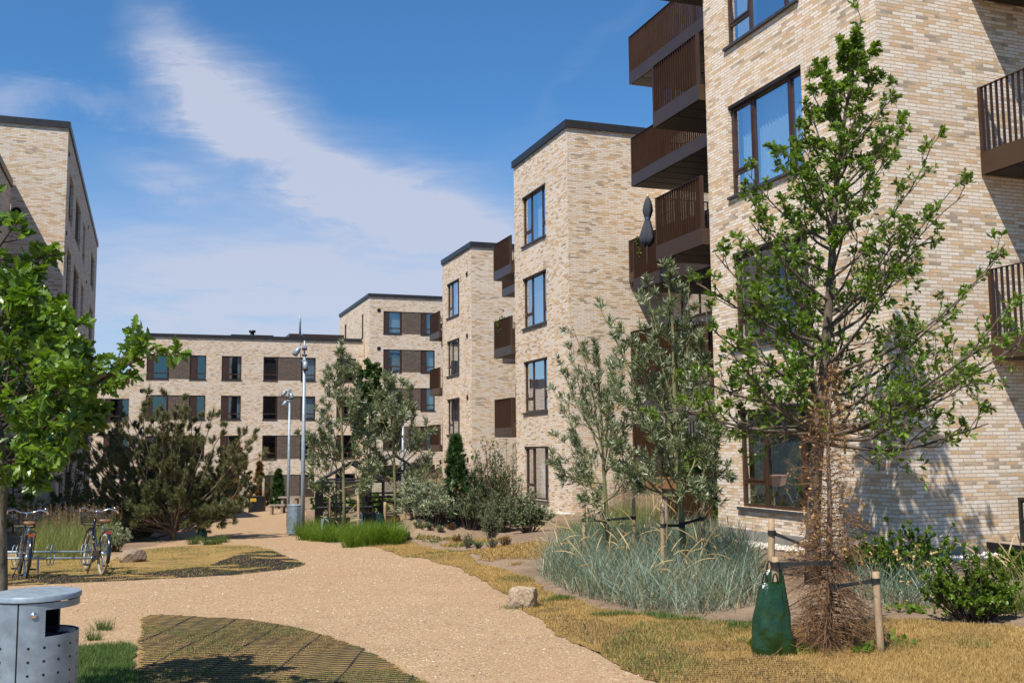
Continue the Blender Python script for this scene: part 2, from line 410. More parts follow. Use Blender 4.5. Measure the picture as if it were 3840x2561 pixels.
def gable_window(par, axis, pos, inw, a0, a1, z0, z1, cur, tilt=0, detail=1):
    """three lights: a narrow opening sash over a low pane at each side, one tall pane between"""
    P = WP(axis, pos, inw); m1, m2 = a0+.51, a1-.78
    mb = MB(); bars(mb, P, a0, a1, z0, z1, .085, .155, .065, (m1, m2), ((z0+.47, m2+.03, a1-.065), (z0+.47, a0+.065, m1-.03)))
    w = mb.build('window', MT['frame'], par)
    g = MB(); g.quad(P(a0+.06, z0+.06, .12), P(a1-.06, z0+.06, .12), P(a1-.06, z1-.06, .12), P(a0+.06, z1-.06, .12)); g.build('pane', MT['glass'], w)
    s = MB(); wbox(s, P, a0-.03, a1+.03, z0-.055, z0-.002, -.06, .16); s.build('sill', MT['sill'], w)
    d = MB(); wbox(d, P, a0+.002, a1-.002, z1-.055, z1-.003, .01, .084); d.build('lintel_strip', MT['frame_dark'], w)
    for (b0, b1) in ((m2+.035, a1-.065), (a0+.065, m1-.035)):   # the opening sash tipped inwards or a closed one
        sash = MB()
        t = .04
        tp = (.10 if tilt else 0)
        zb, zt = z0+.505, z1-.07
        for (c0, c1, y0, y1) in ((b0, b0+t, zb, zt), (b1-t, b1, zb, zt), (b0+t, b1-t, zb, zb+t), (b0+t, b1-t, zt-t, zt)):
            V = []
            for o in (.078, .125):
                for (c, y) in ((c0, y0), (c1, y0), (c1, y1), (c0, y1)):
                    V.append(P(c, y, o+tp*(y-zb)/(zt-zb)))
            sash.add(V, np.array([(0, 1, 2, 3), (7, 6, 5, 4), (0, 4, 5, 1), (1, 5, 6, 2), (2, 6, 7, 3), (3, 7, 4, 0)]))
        sash.build('sash', MT['frame'], w)
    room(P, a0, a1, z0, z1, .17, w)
    for (c0, c1, mt) in cur: curtain(P, a0+(a1-a0)*c0, a0+(a1-a0)*c1, z0+.02, z1-.05, .30, w, mt)
    return w
def front_window(par, axis, pos, inw, a0, a1, z0, z1, panel, cur, reveal=.05):
    """a window with a low pane, and a brown sheet panel beside it; panel = width at the left (negative: right)"""
    P = WP(axis, pos, inw); b0, b1 = a0, a1
    if panel > 0: b0 = a0+panel
    if panel < 0: b1 = a1+panel
    mb = MB(); bars(mb, P, b0, b1, z0, z1, reveal, reveal+.09, .085, (), ((z0+.46, b0+.085, b1-.085),))
    w = mb.build('window', MT['frame'], par)
    t = MB(); bars(t, P, a0+.001, a1-.001, z0+.001, z1-.001, reveal-.02, reveal+.04, .035); t.build('outer_trim', MT['frame_dark'], w)
    if panel:
        s = MB(); c0, c1 = (a0, b0) if panel > 0 else (b1, a1)
        wbox(s, P, c0+.035, c1, z0+.036, z1-.036, reveal+.01, reveal+.07); s.build('side_panel', MT['frame'], w)
    g = MB(); g.quad(P(b0+.06, z0+.05, reveal+.05), P(b1-.06, z0+.05, reveal+.05), P(b1-.06, z1-.05, reveal+.05), P(b0+.06, z1-.05, reveal+.05)); g.build('pane', MT['glass'], w)
    s = MB(); wbox(s, P, a0-.04, a1+.04, z0-.06, z0-.002, -.04, reveal+.05); s.build('sill', MT['coping'], w)
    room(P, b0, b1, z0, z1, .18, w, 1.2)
    for (c0, c1, mt) in cur: curtain(P, b0+(b1-b0)*c0, b0+(b1-b0)*c1, z0+.02, z1-.05, .28, w, mt, 7)
    return w
def vent(par, axis, pos, inw, a, z, r=.12):
    P = WP(axis, pos, inw); ax = (1, 0, 0) if axis == 'x' else (0, 1, 0)
    mb = MB(); mb.ring(P(a, z, -.015), ax, r, .02, 20, 6)
    mb.cyl(P(a, z, -.008), P(a, z, .05), r, 20); return mb.build('vent', MT['black'], par, True)
def railing_mb(mb, p0, p1, z0, z1, step=.1, fin=.05, th=.010, rail=True):
    p0 = np.array(p0, float); p1 = np.array(p1, float); L = np.linalg.norm(p1-p0); d = (p1-p0)/L; nrm = np.array([-d[1], d[0]])
    n = int(L/step); q = lambda t, o: p0+d*t+nrm*o
    V = []; F = []
    for i in range(n+1):
        t = L*i/n
        c = [q(t-th/2, -fin/2), q(t+th/2, -fin/2), q(t+th/2, fin/2), q(t-th/2, fin/2)]
        b = len(V)
        for z in (z0, z1-.006):
            for v in c: V.append((v[0], v[1], z))
        F += [(b, b+1, b+5, b+4), (b+1, b+2, b+6, b+5), (b+2, b+3, b+7, b+6), (b+3, b, b+4, b+7), (b+4, b+5, b+6, b+7)]
    mb.add(V, np.array(F))
    if rail:
        for (za, zb, w) in ((z1-.012, z1, fin*.5+.004), (z0, z0+.014, fin*.5+.004)):
            c = [q(-.02, -w), q(L+.02, -w), q(L+.02, w), q(-.02, w)]
            mb.add([(v[0], v[1], z) for z in (za, zb) for v in c], np.array([(3, 2, 1, 0), (4, 5, 6, 7), (0, 1, 5, 4), (1, 2, 6, 5), (2, 3, 7, 6), (3, 0, 4, 7)]))
def balcony(par, u0, u1, w0, w1, ztop, sides, h=1.12, fas=.34, step=.1, fin=.05):
    """deck with a deep metal fascia, railings on the listed sides (list of point pairs)"""
    zd = ztop-h
    mb = MB(); mb.box(u0, w0, zd-fas, u1, w1, zd); b = mb.build('balcony', MT['bronze_fascia'], par)
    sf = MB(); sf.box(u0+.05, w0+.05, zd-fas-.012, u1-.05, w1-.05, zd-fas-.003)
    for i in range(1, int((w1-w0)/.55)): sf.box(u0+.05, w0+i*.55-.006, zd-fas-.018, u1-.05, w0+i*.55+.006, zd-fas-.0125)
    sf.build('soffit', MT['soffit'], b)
    r = MB(); e = .035
    for s_ in sides:
        if s_ == 'A': railing_mb(r, (u0+e, w0+e), (u0+e, w1-e), zd, ztop, step, fin)
        if s_ == 'N': railing_mb(r, (u0+.12, w0+e), (u1-.05, w0+e), zd, ztop, step)
        if s_ == 'F': railing_mb(r, (u0+.12, w1-e), (u1-.05, w1-e), zd, ztop, step)
        if s_ == 'C': railing_mb(r, (u1-e, w0+e), (u1-e, w1-e), zd, ztop, step)
    for (cx, cy) in ((u0+e, w0+e), (u0+e, w1-e)): r.box(cx-.033, cy-.033, zd, cx+.033, cy+.033, ztop+.004)
    r.build('railing', MT['bronze'], b)
    return b
def coping(mb, u0, w0, u1, w1, z, t=.34, h=.26, out=.07):
    """a metal capping round the top of a block"""
    mb.box(u0-out, w0-out, z-h, u0+t, w1+out, z); mb.box(u1-t, w0-out, z-h, u1+out, w1+out, z)
    mb.box(u0+t, w0-out, z-h, u1-t, w0+t, z); mb.box(u0+t, w1-t, z-h, u1-t, w1+out, z)
CUR = {'full': [(.02, .98, 'curtain')], 'mid': [(.24, .62, 'curtain')], 'left': [(.62, .98, 'curtain')], 'both': [(.02, .3, 'curtain'), (.72, .98, 'curtain')],
       'dark': [(.02, .98, 'curtain_dark')], 'none': [], 'half': [(.25, .98, 'curtain_dark')]}

def gable_block(name_lab, uA, wC, wE, uR, zb, zt, win_w, sills, curs, tilts, vents=(), zrec=None, wrec=None, uFar=None, extra=()):
    root = empty('apartment_building', (uA, wC, zb), *name_lab)
    def rel(o):
        if o.parent is None or o.parent == root: o.location = (-uA, -wC, -zb)
        return o
    mb = MB(); ops = [(win_w[0], win_w[1], s, s+1.87) for s in sills]
    wall(mb, 'x', uA, 1, wC, wE, zb, zt-.2, ops)
    wall(mb, 'y', wC, 1, uA, uFar or uR+4, zb, zt-.2)
    wall(mb, 'y', wE, -1, uA, uR, zb, zt-.2)
    if wrec: wall(mb, 'x', uR, 1, wE, wrec, zb, zrec or zt-.2)
    rel(mb.build('wall', MT['brick'], root, uv=True))
    pl = MB(); pl.box(uA-.012, wC-.012, zb-1.2, uA+.1, wE+.012, zb); pl.box(uA+.1, wC-.012, zb-1.2, (uFar or uR+4), wC+.1, zb); rel(pl.build('plinth', MT['plinth'], root))
    cp = MB(); coping(cp, uA, wC, (uFar or uR+4), wE, zt); cp.box(uA+.3, wC+.3, zt-.5, (uFar or uR+4)-.3, wE-.3, zt-.4)
    rel(cp.build('coping', MT['coping'], root))
    for i, s in enumerate(sills):
        rel(gable_window(root, 'x', uA, 1, win_w[0], win_w[1], s, s+1.87, CUR[curs[i % len(curs)]], tilts[i % len(tilts)]))
    for (a, z) in vents: rel(vent(root, 'x', uA, 1, a, z))
    return root, rel
GRP = 'stepped blocks of brick flats'
near, nrel = gable_block(('nearest pale brick block of flats behind the large green oak, with tall brown windows', 'building', GRP),
    10.95, 12.94, 18.28, 16.6, -1.62, 14.2, (14.98, 17.45), [-1.19, 1.93, 4.96, 8.06], ['dark', 'half', 'full', 'both'], [1, 0, 0, 1], zrec=16, wrec=26.6, uFar=24)
t2, r2 = gable_block(('four storey pale brick block in the middle right, rising behind the willow', 'building', GRP),
    13.05, 30.8, 36.08, 18.8, -2.3, 10.95, (32.82, 35.22), [-1.85, 1.25, 4.35, 7.43], ['mid', 'dark', 'dark', 'mid'], [0, 1, 1, 1], zrec=10.6, wrec=44.0, uFar=25)
t3, r3 = gable_block(('third brick block along the row, with round vents beside its narrow windows', 'building', GRP),
    15.1, 48.1, 53.45, 20.9, -2.9, 10.28, (50.26, 52.58), [-2.4, .7, 3.8, 6.92], ['mid', 'dark', 'dark', 'mid'], [0, 1, 1, 0], vents=[(48.85, 8.75), (48.85, 5.6), (48.85, 2.5), (48.85, -.6)], zrec=10, wrec=61, uFar=27)
# recessed bay walls that carry the balconies
def bay(root, rel, uw, w0, w1, z0, z1):
    mb = MB(); wall(mb, 'x', uw, 1, w0, w1, z0, z1); rel(mb.build('bay_wall', MT['brick'], root, uv=True))
    for k in range(5):
        zz = z0+.1+k*3.1
        if zz+2.3 > z1: break
        g = MB(); P = WP('x', uw, 1); bars(g, P, w0+.7, w0+3.0, zz, zz+2.25, -.05, -.012, .08, (w0+1.8,)); d = rel(g.build('balcony_door', MT['frame'], root))
        gg = MB(); gg.quad(P(w0+.75, zz+.05, -.03), P(w0+2.95, zz+.05, -.03), P(w0+2.95, zz+2.2, -.03), P(w0+.75, zz+2.2, -.03)); gg.build('pane', MT['glass'], d)
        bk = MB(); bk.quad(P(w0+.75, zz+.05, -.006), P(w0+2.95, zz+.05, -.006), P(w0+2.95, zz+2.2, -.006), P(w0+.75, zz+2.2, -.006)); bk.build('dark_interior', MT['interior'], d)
# balconies: the same three stacks behind each block
for (root, rel, du, dw, dz, tops, lim) in ((near, nrel, 0, 0, 0, 4, 99), (t2, r2, 2.1, 17.75, -.66, 4, 9.2), (t3, r3, 4.15, 35.2, -1.25, 4, 8.2)):
    for k in range(5):
        zq = 11.82-3.1*k+dz
        if zq < lim and zq > -1: rel(balcony(root, 10.78+du, 13.2+du, 18.30+dw, 20.35+dw, zq, 'AF' if k else 'AF'))
        zp = 12.15-3.1*k+dz
        if zp < lim and zp > .5: rel(balcony(root, 13.25+du, 16.5+du, 21.9+dw, 26.45+dw, zp, 'ANF'))
        zr = 6.93-3.1*k+(dz if du == 0 else dz)
        if zr < lim and zr > -.5: rel(balcony(root, 15.25+du, 16.55+du, 27.6+dw, 30.76+dw, zr, 'AN'))
# white cloth strips and a pale windbreak behind two of the railings, greenery on others
def screen(root, rel, u, w0, w1, z0, z1, strips):
    m = MB()
    if strips:
        for w in np.arange(w0+.25, w1, .52): m.box(u+.075, w, z0, u+.082, w+.10, z1)
    else: m.box(u+.085, w0, z0, u+.092, w1, z1)
    rel(m.build('wind_screen', M_plain('white_screen_cloth', (.66, .66, .64), .85), root))
screen(near, nrel, 13.25, 21.9, 26.4, 12.15-1.10, 12.15-.02, True)
screen(near, nrel, 13.25, 21.9, 26.4, 2.85-1.10, 2.85-.02, True)
screen(t2, r2, 12.88, 36.15, 38.0, 1.86-1.1, 1.86-.12, False)
bay(near, nrel, 13.3, 18.3, 21.6, -1.9, 13.5)
bay(near, nrel, 16.55, 26.5, 30.78, -2.2, 10.4)
bay(t2, r2, 15.4, 36.1, 39.3, -2.6, 10.4)
bay(t3, r3, 17.5, 53.5, 56.8, -3.1, 9.9)
# side balconies on the front wall of the near block, at the right edge of the view
for k, z in enumerate((8.95, 5.90, 2.83)):
    b = nrel(balcony(near, 12.93, 16.2, 11.15, 12.925, z, 'A', fas=.36, step=.108, fin=.056))
# the rear range across the end of the yard
rear = empty('apartment_building', (-1.33, 82.3, -4.4), 'long low brick block across the far end with dark brick panels between windows', 'building', None)
def rr(o): o.location = (1.33, -82.3, 4.4); return o
ops = []; specs = []; panels = []
for k in range(4):
    s = 5.43-3.1*k; t = s+1.87
    for (a0, a1, pn, cu) in ((-.16, 1.42, .45, 'none'), (3.0, 4.2, .5, 'none'), (5.36, 6.87, .5, 'both'), (8.55, 9.64, 0, 'none'), (11.5, 12.66, 0, 'full'), (14.35, 15.93, .55, 'none')):
        if k == 2 and a0 < 7: cu = 'dark'
        if k == 3 and a0 > 8: pn = 0
        ops.append((a0, a1, s, t)); specs.append((a0, a1, s, t, pn, cu if k < 2 else 'none'))
    panels += [(1.42, 3.0, s, t), (9.64, 11.5, s, t)]
mb = MB(); wall(mb, 'y', 82.3, 1, -1.33, 16.6, -4.4, 8.75, ops+panels, .10); wall(mb, 'x', -1.33, 1, 82.3, 94, -4.4, 8.75)
rr(mb.build('wall', MT['brick'], rear, uv=True))
for p in panels:
    pm = MB(); P = WP('y', 82.3, 1); wbox(pm, P, p[0]+.002, p[1]-.002, p[2], p[3], .035, .08); rr(pm.build('brick_panel', MT['brick_dark'], rear, uv=True))
for (a0, a1, s, t, pn, cu) in specs: rr(front_window(rear, 'y', 82.3, 1, a0, a1, s, t, pn, CUR[cu]))
cp = MB(); coping(cp, -1.33, 82.3, 16.3, 95, 8.93, out=.09); cp.box(-1, 82.6, 8.5, 16.2, 94.7, 8.6); rr(cp.build('coping', MT['coping'], rear))
for z in (7.63, 4.52, 1.4): rr(vent(rear, 'y', 82.3, 1, -.47, z, .13))
ru = MB(); ru.box(11.0, 86, 8.6, 15.6, 92, 9.62); ru.box(10.7, 85.8, 9.0, 11.0, 90, 9.3); rr(ru.build('roof_housing', MT['frame'], rear))
ru = MB(); ru.cyl((7.85, 84.5, 8.6), (7.85, 84.5, 9.45), .16, 12); ru.cyl((7.85, 84.5, 9.45), (7.85, 84.5, 9.62), .27, 14); rr(ru.build('roof_vent', MT['black'], rear, True))
ru = MB(); ru.box(6.1, 83.2, 8.6, 9.4, 86, 9.12); rr(ru.build('roof_hatch', MT['coping'], rear))
ru = MB(); ru.tube([(11.75, 85, 9.0), (11.75, 85, 10.5), (11.75, 85, 11.3)], [.10, .09, .03], 8); ru.tube([(11.75, 85, 9.6), (12.05, 85, 9.2)], .05, 6); rr(ru.build('mast', MT['galv_dull'], rear, True))
# the taller end block beside it
end = empty('apartment_building', (16.63, 80.5, -4.2), 'tallest far brick block with a slanting roof edge, just left of the stepped row', 'building', None)
def re(o): o.location = (-16.63, -80.5, 4.2); return o
ops = []; specs = []; panels = []
for k in range(5):
    s = 9.22-3.1*k; t = s+1.83
    for (a0, a1, pn) in ((17.79, 19.27, .42), (20.9, 22.08, .42)): ops.append((a0, a1, s, t)); specs.append((a0, a1, s, t, pn))
    panels.append((19.27, 20.9, s, t))
sops = [(90.6, 91.5, 9.3, 11.15), (82.9, 83.6, 9.15, 11.1), (82.9, 83.6, 6.0, 7.9)]
mb = MB(); wall(mb, 'y', 80.5, 1, 16.63, 27, -4.2, 12.25, ops+panels, .10); wall(mb, 'x', 16.63, 1, 80.5, 93.9, -4.2, 12.25, sops, .12)
re(mb.build('wall', MT['brick'], end, uv=True))
for p in panels:
    pm = MB(); P = WP('y', 80.5, 1); wbox(pm, P, p[0]+.002, p[1]-.002, p[2], p[3], .035, .08); re(pm.build('brick_panel', MT['brick_dark'], end, uv=True))
for i, (a0, a1, s, t, pn) in enumerate(specs): re(front_window(end, 'y', 80.5, 1, a0, a1, s, t, pn, CUR['full' if i < 6 else 'none']))
for o in sops: re(front_window(end, 'x', 16.63, 1, o[0], o[1], o[2], o[3], 0, []))
cp = MB(); coping(cp, 16.63, 80.5, 27, 93.9, 12.45, out=.09); cp.box(17, 80.9, 12.0, 26.6, 93.5, 12.1); re(cp.build('coping', MT['coping'], end))
for z in (11.1, 8.0, 4.9): re(vent(end, 'y', 80.5, 1, 17.42, z, .14))
for w_ in (82.1,): re(vent(end, 'x', 16.63, 1, w_, 4.4, .12))
# block at the left, its long side in shade
left = empty('apartment_building', (-3.28, 43.4, -3.0), 'tall brick block at the left edge with shaded side wall and diagonal shadow', 'building', None)
def rl(o): o.location = (3.28, -43.4, 3.0); return o
ops = []
for k in range(5):
    t = 11.47-3.1*k; s = t-1.95
    ops += [(45.0, 47.2, s, t), (49.0, 52.5, s, t), (54.5, 56.5, s, t), (62.5, 66.0, s, t)]
mb = MB(); wall(mb, 'x', -3.28, -1, 43.4, 68.85, -3.2, 12.95, ops, .22); wall(mb, 'y', 43.4, 1, -9, -3.28, -3.2, 12.95)
rl(mb.build('wall', MT['brick'], left, uv=True))
P = WP('x', -3.28, -1)
for i, o in enumerate(ops):
    wd = MB()
    if i % 4 in (1, 3):     # brick louvre in front of the glass
        bars(wd, P, o[0], o[1], o[2], o[3], .12, .2, .05, ((o[0]+o[1])/2,)); w_ = rl(wd.build('window', MT['frame_dark'], left))
        lv = MB(); n = 13
        for j in range(n): lv.box(-3.28-.11, o[0]+.05, o[2]+.05+j*(1.85/n), -3.28-.03, o[1]-(1.1 if i % 4 == 1 else 1.5), o[2]+.05+j*(1.85/n)+.07)
        lv.build('louvre', MT['brick_dark'], w_, uv=True)
    else:
        bars(wd, P, o[0], o[1], o[2], o[3], .12, .2, .06, (), ((o[2]+.45, o[0]+.06, o[1]-.06),)); w_ = rl(wd.build('window', MT['frame_dark'], left))
    g = MB(); g.quad(P(o[0], o[2], .17), P(o[1], o[2], .17), P(o[1], o[3], .17), P(o[0], o[3], .17)); g.build('pane', MT['glass'], w_)
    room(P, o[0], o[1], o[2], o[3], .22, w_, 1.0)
for (a, z) in ((44.1, 12.0), (44.1, 8.75), (58.5, 9.0), (58.5, 12)): rl(vent(left, 'x', -3.28, -1, a, z, .09))
for z in (9.34, 6.25): rl(vent(left, 'y', 43.4, 1, -5.05, z, .17))
cp = MB(); cp.box(-3.62, 43.33, 12.87, -3.21, 68.92, 13.14); cp.box(-9, 43.33, 12.87, -3.62, 43.75, 13.14); cp.box(-9, 43.8, 12.4, -3.7, 68.6, 12.5); rl(cp.build('coping', MT['coping'], left))
lw = MB(); wall(lw, 'x', -5.27, -1, 27.0, 43.38, -2.8, 10.35, [(38.1, 40.2, 6.1, 8.95), (38.1, 40.2, 3.0, 5.85)], .2); wall(lw, 'y', 27.0, 1, -12, -5.27, -2.8, 10.35); rl(lw.build('wing_wall', MT['brick'], left, uv=True))
for zz in (6.1, 3.0):
    wd = MB(); P = WP('x', -5.27, -1); bars(wd, P, 38.1, 40.2, zz, zz+2.85, .12, .2, .07, (39.2,)); w_ = rl(wd.build('window', MT['frame_dark'], left))
    g = MB(); g.quad(P(38.1, zz, .17), P(40.2, zz, .17), P(40.2, zz+2.85, .17), P(38.1, zz+2.85, .17)); g.build('pane', MT['glass'], w_); room(P, 38.1, 40.2, zz, zz+2.85, .22, w_, 1.0)
cp = MB(); cp.box(-5.6, 26.93, 10.3, -5.2, 43.32, 10.58); cp.box(-12, 26.93, 10.3, -5.6, 27.3, 10.58); cp.box(-12, 27.4, 10.0, -5.7, 43.3, 10.1); rl(cp.build('wing_coping', MT['coping'], left))
# a further block glimpsed between the left block and the rear range
gap = empty('apartment_building', (-9, 97, -5), 'brick block glimpsed in the gap behind the pine, with a brown metal top storey', 'building', None)
def rg(o): o.location = (9, -97, 5); return o
mb = MB(); wall(mb, 'y', 97, 1, -12, 2, -5, 5.9, [(-3.6, -1.2, 2.6, 4.6), (-3.6, -1.2, -.5, 1.5)], .1); rg(mb.build('wall', MT['brick'], gap, uv=True))
for zz in (2.6, -.5): rg(front_window(gap, 'y', 97, 1, -3.6, -1.2, zz, zz+2, .4, []))
mb = MB(); mb.box(-12, 97.3, 5.9, 1.9, 105, 6.9); rg(mb.build('top_storey', MT['frame'], gap))
# ================================================================= ground
def M_ground():
    m, g = newmat('bare_sandy_soil'); tc = g.new('ShaderNodeTexCoord').outputs['Object']
    a = g.noise(tc, .7, 5, .6); b = g.noise(tc, 9, 6, .75); c = g.noise(tc, 70, 3, .7)
    col = g.ramp(g.m('ADD', g.m('MULTIPLY', a, .5), g.m('MULTIPLY', b, .5)), [(.35, (.15, .105, .07)), (.5, (.235, .165, .11)), (.65, (.33, .24, .165))])
    col = g.mix(.4, col, g.ramp(c, [(.3, .6), (.7, 1.3)]), 'MULTIPLY')
    h = g.m('ADD', g.m('MULTIPLY', b, .7), g.m('MULTIPLY', c, .3))
    finish(g, principled(g, col, .95, 0, g.bump(h, .9, .03), .1)); return m
def M_path():
    m, g = newmat('sandy_gravel'); tc = g.new('ShaderNodeTexCoord').outputs['Object']
    v = g.new('ShaderNodeTexVoronoi'); g.put(v.inputs['Vector'], tc); v.inputs['Scale'].default_value = 62
    v2 = g.new('ShaderNodeTexVoronoi'); g.put(v2.inputs['Vector'], tc); v2.inputs['Scale'].default_value = 135
    a = g.noise(tc, .55, 4, .6); c = g.noise(tc, 5, 5, .7)
    sp = g.new('ShaderNodeSeparateColor'); g.put(sp.inputs[0], v.outputs['Color'])
    stones = g.ramp(sp.outputs[0], [(0, (.11, .085, .065)), (.12, (.29, .20, .125)), (.5, (.40, .285, .175)), (.82, (.47, .35, .235)), (1, (.72, .64, .53))])
    sp2 = g.new('ShaderNodeSeparateColor'); g.put(sp2.inputs[0], v2.outputs['Color'])
    sand = g.ramp(sp2.outputs[0], [(0, (.26, .175, .105)), (.5, (.42, .29, .175)), (1, (.54, .40, .26))])
    sel = g.ramp(g.m('ADD', g.m('MULTIPLY', a, .6), g.m('MULTIPLY', c, .4)), [(.38, .25), (.62, .8)])
    col = g.mix(sel, sand, stones)
    col = g.mix(.3, col, g.ramp(g.noise(tc, 1.6, 4, .6), [(.3, .78), (.7, 1.12)]), 'MULTIPLY')
    col = g.mix(1.0, col, (.86, .79, .71, 1), 'MULTIPLY')
    h = g.m('ADD', g.m('MULTIPLY', g.m('SUBTRACT', 1, v.outputs['Distance']), .8), g.m('MULTIPLY', v2.outputs['Distance'], .4))
    finish(g, principled(g, col, .93, 0, g.bump(h, .75, .006), .15)); return m
def M_lawn(name, dry, mid, green, gamt=.5):
    m, g = newmat(name); tc = g.new('ShaderNodeTexCoord').outputs['Object']
    a = g.noise(tc, .9, 5, .65); b = g.noise(tc, 12, 5, .75); c = g.noise(tc, 90, 3, .8)
    f = g.m('ADD', g.m('MULTIPLY', a, .6), g.m('MULTIPLY', b, .4))
    col = g.ramp(f, [(.36, dry), (.5, mid), (.64-.1*(gamt-.5), green)])
    col = g.mix(.6, col, g.ramp(c, [(.3, .4), (.7, 1.35)]), 'MULTIPLY')
    finish(g, principled(g, col, .95, 0, g.bump(g.m('ADD', g.m('MULTIPLY', b, .6), g.m('MULTIPLY', c, .4)), .9, .02), .1)); return m
MT['soil'] = M_ground(); MT['path'] = M_path()
MT['lawn'] = M_lawn('dry_lawn_turf', (.37, .24, .09), (.29, .19, .07), (.12, .11, .04))
MT['lawn_green'] = M_lawn('green_turf', (.16, .13, .05), (.07, .09, .03), (.04, .075, .02))
def grid_sheet(x0, x1, y0, y1, n, m, name, mat, dz=0):
    U = np.linspace(x0, x1, n); W = np.linspace(y0, y1, m); uu, ww = np.meshgrid(U, W)
    V = np.stack([uu, ww, gz(uu, ww)+dz], -1).reshape(-1, 3)
    i = np.arange(m-1)[:, None]*n+np.arange(n-1)[None]; F = np.stack([i, i+1, i+n+1, i+n], -1).reshape(-1, 4)
    mb = MB(); mb.add(V, F); return mb.build(name, mat, None, True)
# one ground sheet: fine where we stand, coarse out to the horizon
U = np.concatenate([[-600, -200, -80, -40], np.arange(-20, 26.01, .25), [40, 80, 200, 600]])
W = np.concatenate([[-400, -100, -30], np.arange(-5, 60.01, .25), np.arange(61, 110, 3), [140, 220, 500, 1200]])
uu, ww = np.meshgrid(U, W); zz = gz(uu, np.clip(ww, -30, 125))
n_, m_ = len(U), len(W); i = np.arange(m_-1)[:, None]*n_+np.arange(n_-1)[None]
gm = MB(); gm.add(np.stack([uu, ww, zz], -1).reshape(-1, 3), np.stack([i, i+1, i+n_+1, i+n_], -1).reshape(-1, 4))
structure(gm.build('ground', MT['soil'], None, True))
def pix_poly(pp, jag=.0, step=.12, seed=1):
    r = np.random.RandomState(seed); P = [at(*p)[:2] if len(p) == 2 else np.array(p[:2], float) for p in pp]; out = []
    for a, b in zip(P, P[1:]+P[:1]):
        n = max(1, int(np.linalg.norm(b-a)/step)); n = min(n, 160)
        for k in range(n): out.append(a+(b-a)*k/n)
    out = np.array(out)
    for _ in range(3): out = (np.roll(out, 1, 0)+out*2+np.roll(out, -1, 0))/4
    if jag:
        j = r.randn(len(out), 2)*jag; j2 = r.randn(len(out), 2)*jag*2
        for _ in range(3): j2 = (np.roll(j2, 1, 0)+j2+np.roll(j2, -1, 0))/3
        out = out+j+j2*1.5
    return out
def inside(poly, X, Y):
    x = poly[:, 0]; y = poly[:, 1]; c = np.zeros(np.shape(X), bool); j = len(x)-1
    for i in range(len(x)):
        with np.errstate(divide='ignore', invalid='ignore'):
            t = ((y[i] > Y) != (y[j] > Y)) & (X < (x[j]-x[i])*(Y-y[i])/(y[j]-y[i]+1e-12)+x[i])
        c ^= t; j = i
    return c
def sheet(poly, name, mat, dz, res=.35):
    x0, y0 = poly.min(0); x1, y1 = poly.max(0)
    gx, gy = np.meshgrid(np.arange(x0, x1, res), np.arange(y0, y1, res)); gx = gx.ravel(); gy = gy.ravel()
    k = inside(poly, gx, gy); inner = np.stack([gx[k], gy[k]], -1)
    co = [Vector(p) for p in poly]+[Vector(p) for p in inner]
    v, e, f, *_ = delaunay_2d_cdt(co, [], [list(range(len(poly)))], 1, 1e-5)
    V = np.array([(p.x, p.y, 0) for p in v]); V[:, 2] = gz(V[:, 0], V[:, 1])+dz
    F = [tuple(q) for q in f]
    mb = MB(); mb.add(V, F); o = mb.build(name, mat, None, True)
    bm_n = np.zeros(len(o.data.polygons)*3, np.float32); o.data.polygons.foreach_get('normal', bm_n)
    if bm_n.reshape(-1, 3)[:, 2].mean() < 0: o.data.flip_normals()
    return o
PATH = [(1900, 1760), (1620, 1610), (1510, 1568), (1420, 1530), (1300, 1465), (1215, 1405), (1165, 1365), (1120, 1340), (1085, 1318), (1050, 1302), (1005, 1290), (960, 1280), (880, 1258), (830, 1253), (770, 1250),
        (720, 1242), (690, 1235), (668, 1222), (668, 1205), (690, 1192), (705, 1182), (700, 1172), (640, 1168), (560, 1166), (480, 1167), (440, 1185), (474, 1192), (474, 1205), (455, 1235), (300, 1262), (0, 1300), (-300, 1330), (-700, 1500), (-500, 2000), (1000, 2600), (2000, 2000)]
path_poly = pix_poly(PATH, .012)
structure(sheet(path_poly, 'path', MT['path'], .012))
LAWN_R = [(1900, 1760), (1620, 1612), (1510, 1570), (1420, 1532), (1300, 1467), (1215, 1407), (1165, 1367), (1120, 1342), (1085, 1320), (1050, 1304), (1005, 1292), (960, 1282), (880, 1259), (790, 1251),
          (860, 1240), (920, 1237), (960, 1246), (1010, 1262), (1060, 1268), (1090, 1290), (1150, 1308), (1200, 1322), (1245, 1350), (1300, 1374), (1400, 1404), (1520, 1420), (1700, 1436), (1850, 1448), (2000, 1425), (2120, 1425), (2351, 1440), (2700, 1500), (2700, 1760)]
lawn_poly = pix_poly(LAWN_R, .02, seed=3); structure(sheet(lawn_poly, 'lawn', MT['lawn'], .020))
ISL_U = [(290, 1272), (330, 1262), (400, 1256), (480, 1252), (570, 1252), (625, 1265), (665, 1280), (705, 1298), (660, 1308), (600, 1315), (520, 1322), (430, 1327), (331, 1332), (200, 1338), (80, 1344), (0, 1348), (-200, 1356), (-200, 1300), (0, 1278), (100, 1272), (200, 1272), (240, 1292)]
isl_u = pix_poly(ISL_U, .02, seed=4); structure(sheet(isl_u, 'grass_island', MT['lawn'], .020))
ISL_L = [(322, 1414), (400, 1414), (470, 1418), (560, 1425), (640, 1437), (740, 1457), (830, 1490), (930, 1545), (985, 1575), (1250, 1720), (300, 1720), (310, 1568), (318, 1500)]
isl_l = pix_poly(ISL_L, .010, seed=5); structure(sheet(isl_l, 'grass_island', MT['lawn'], .020))
ISL_G = [(60, 1490), (180, 1492), (240, 1488), (318, 1484), (314, 1520), (306, 1720), (-100, 1720), (-100, 1500)]
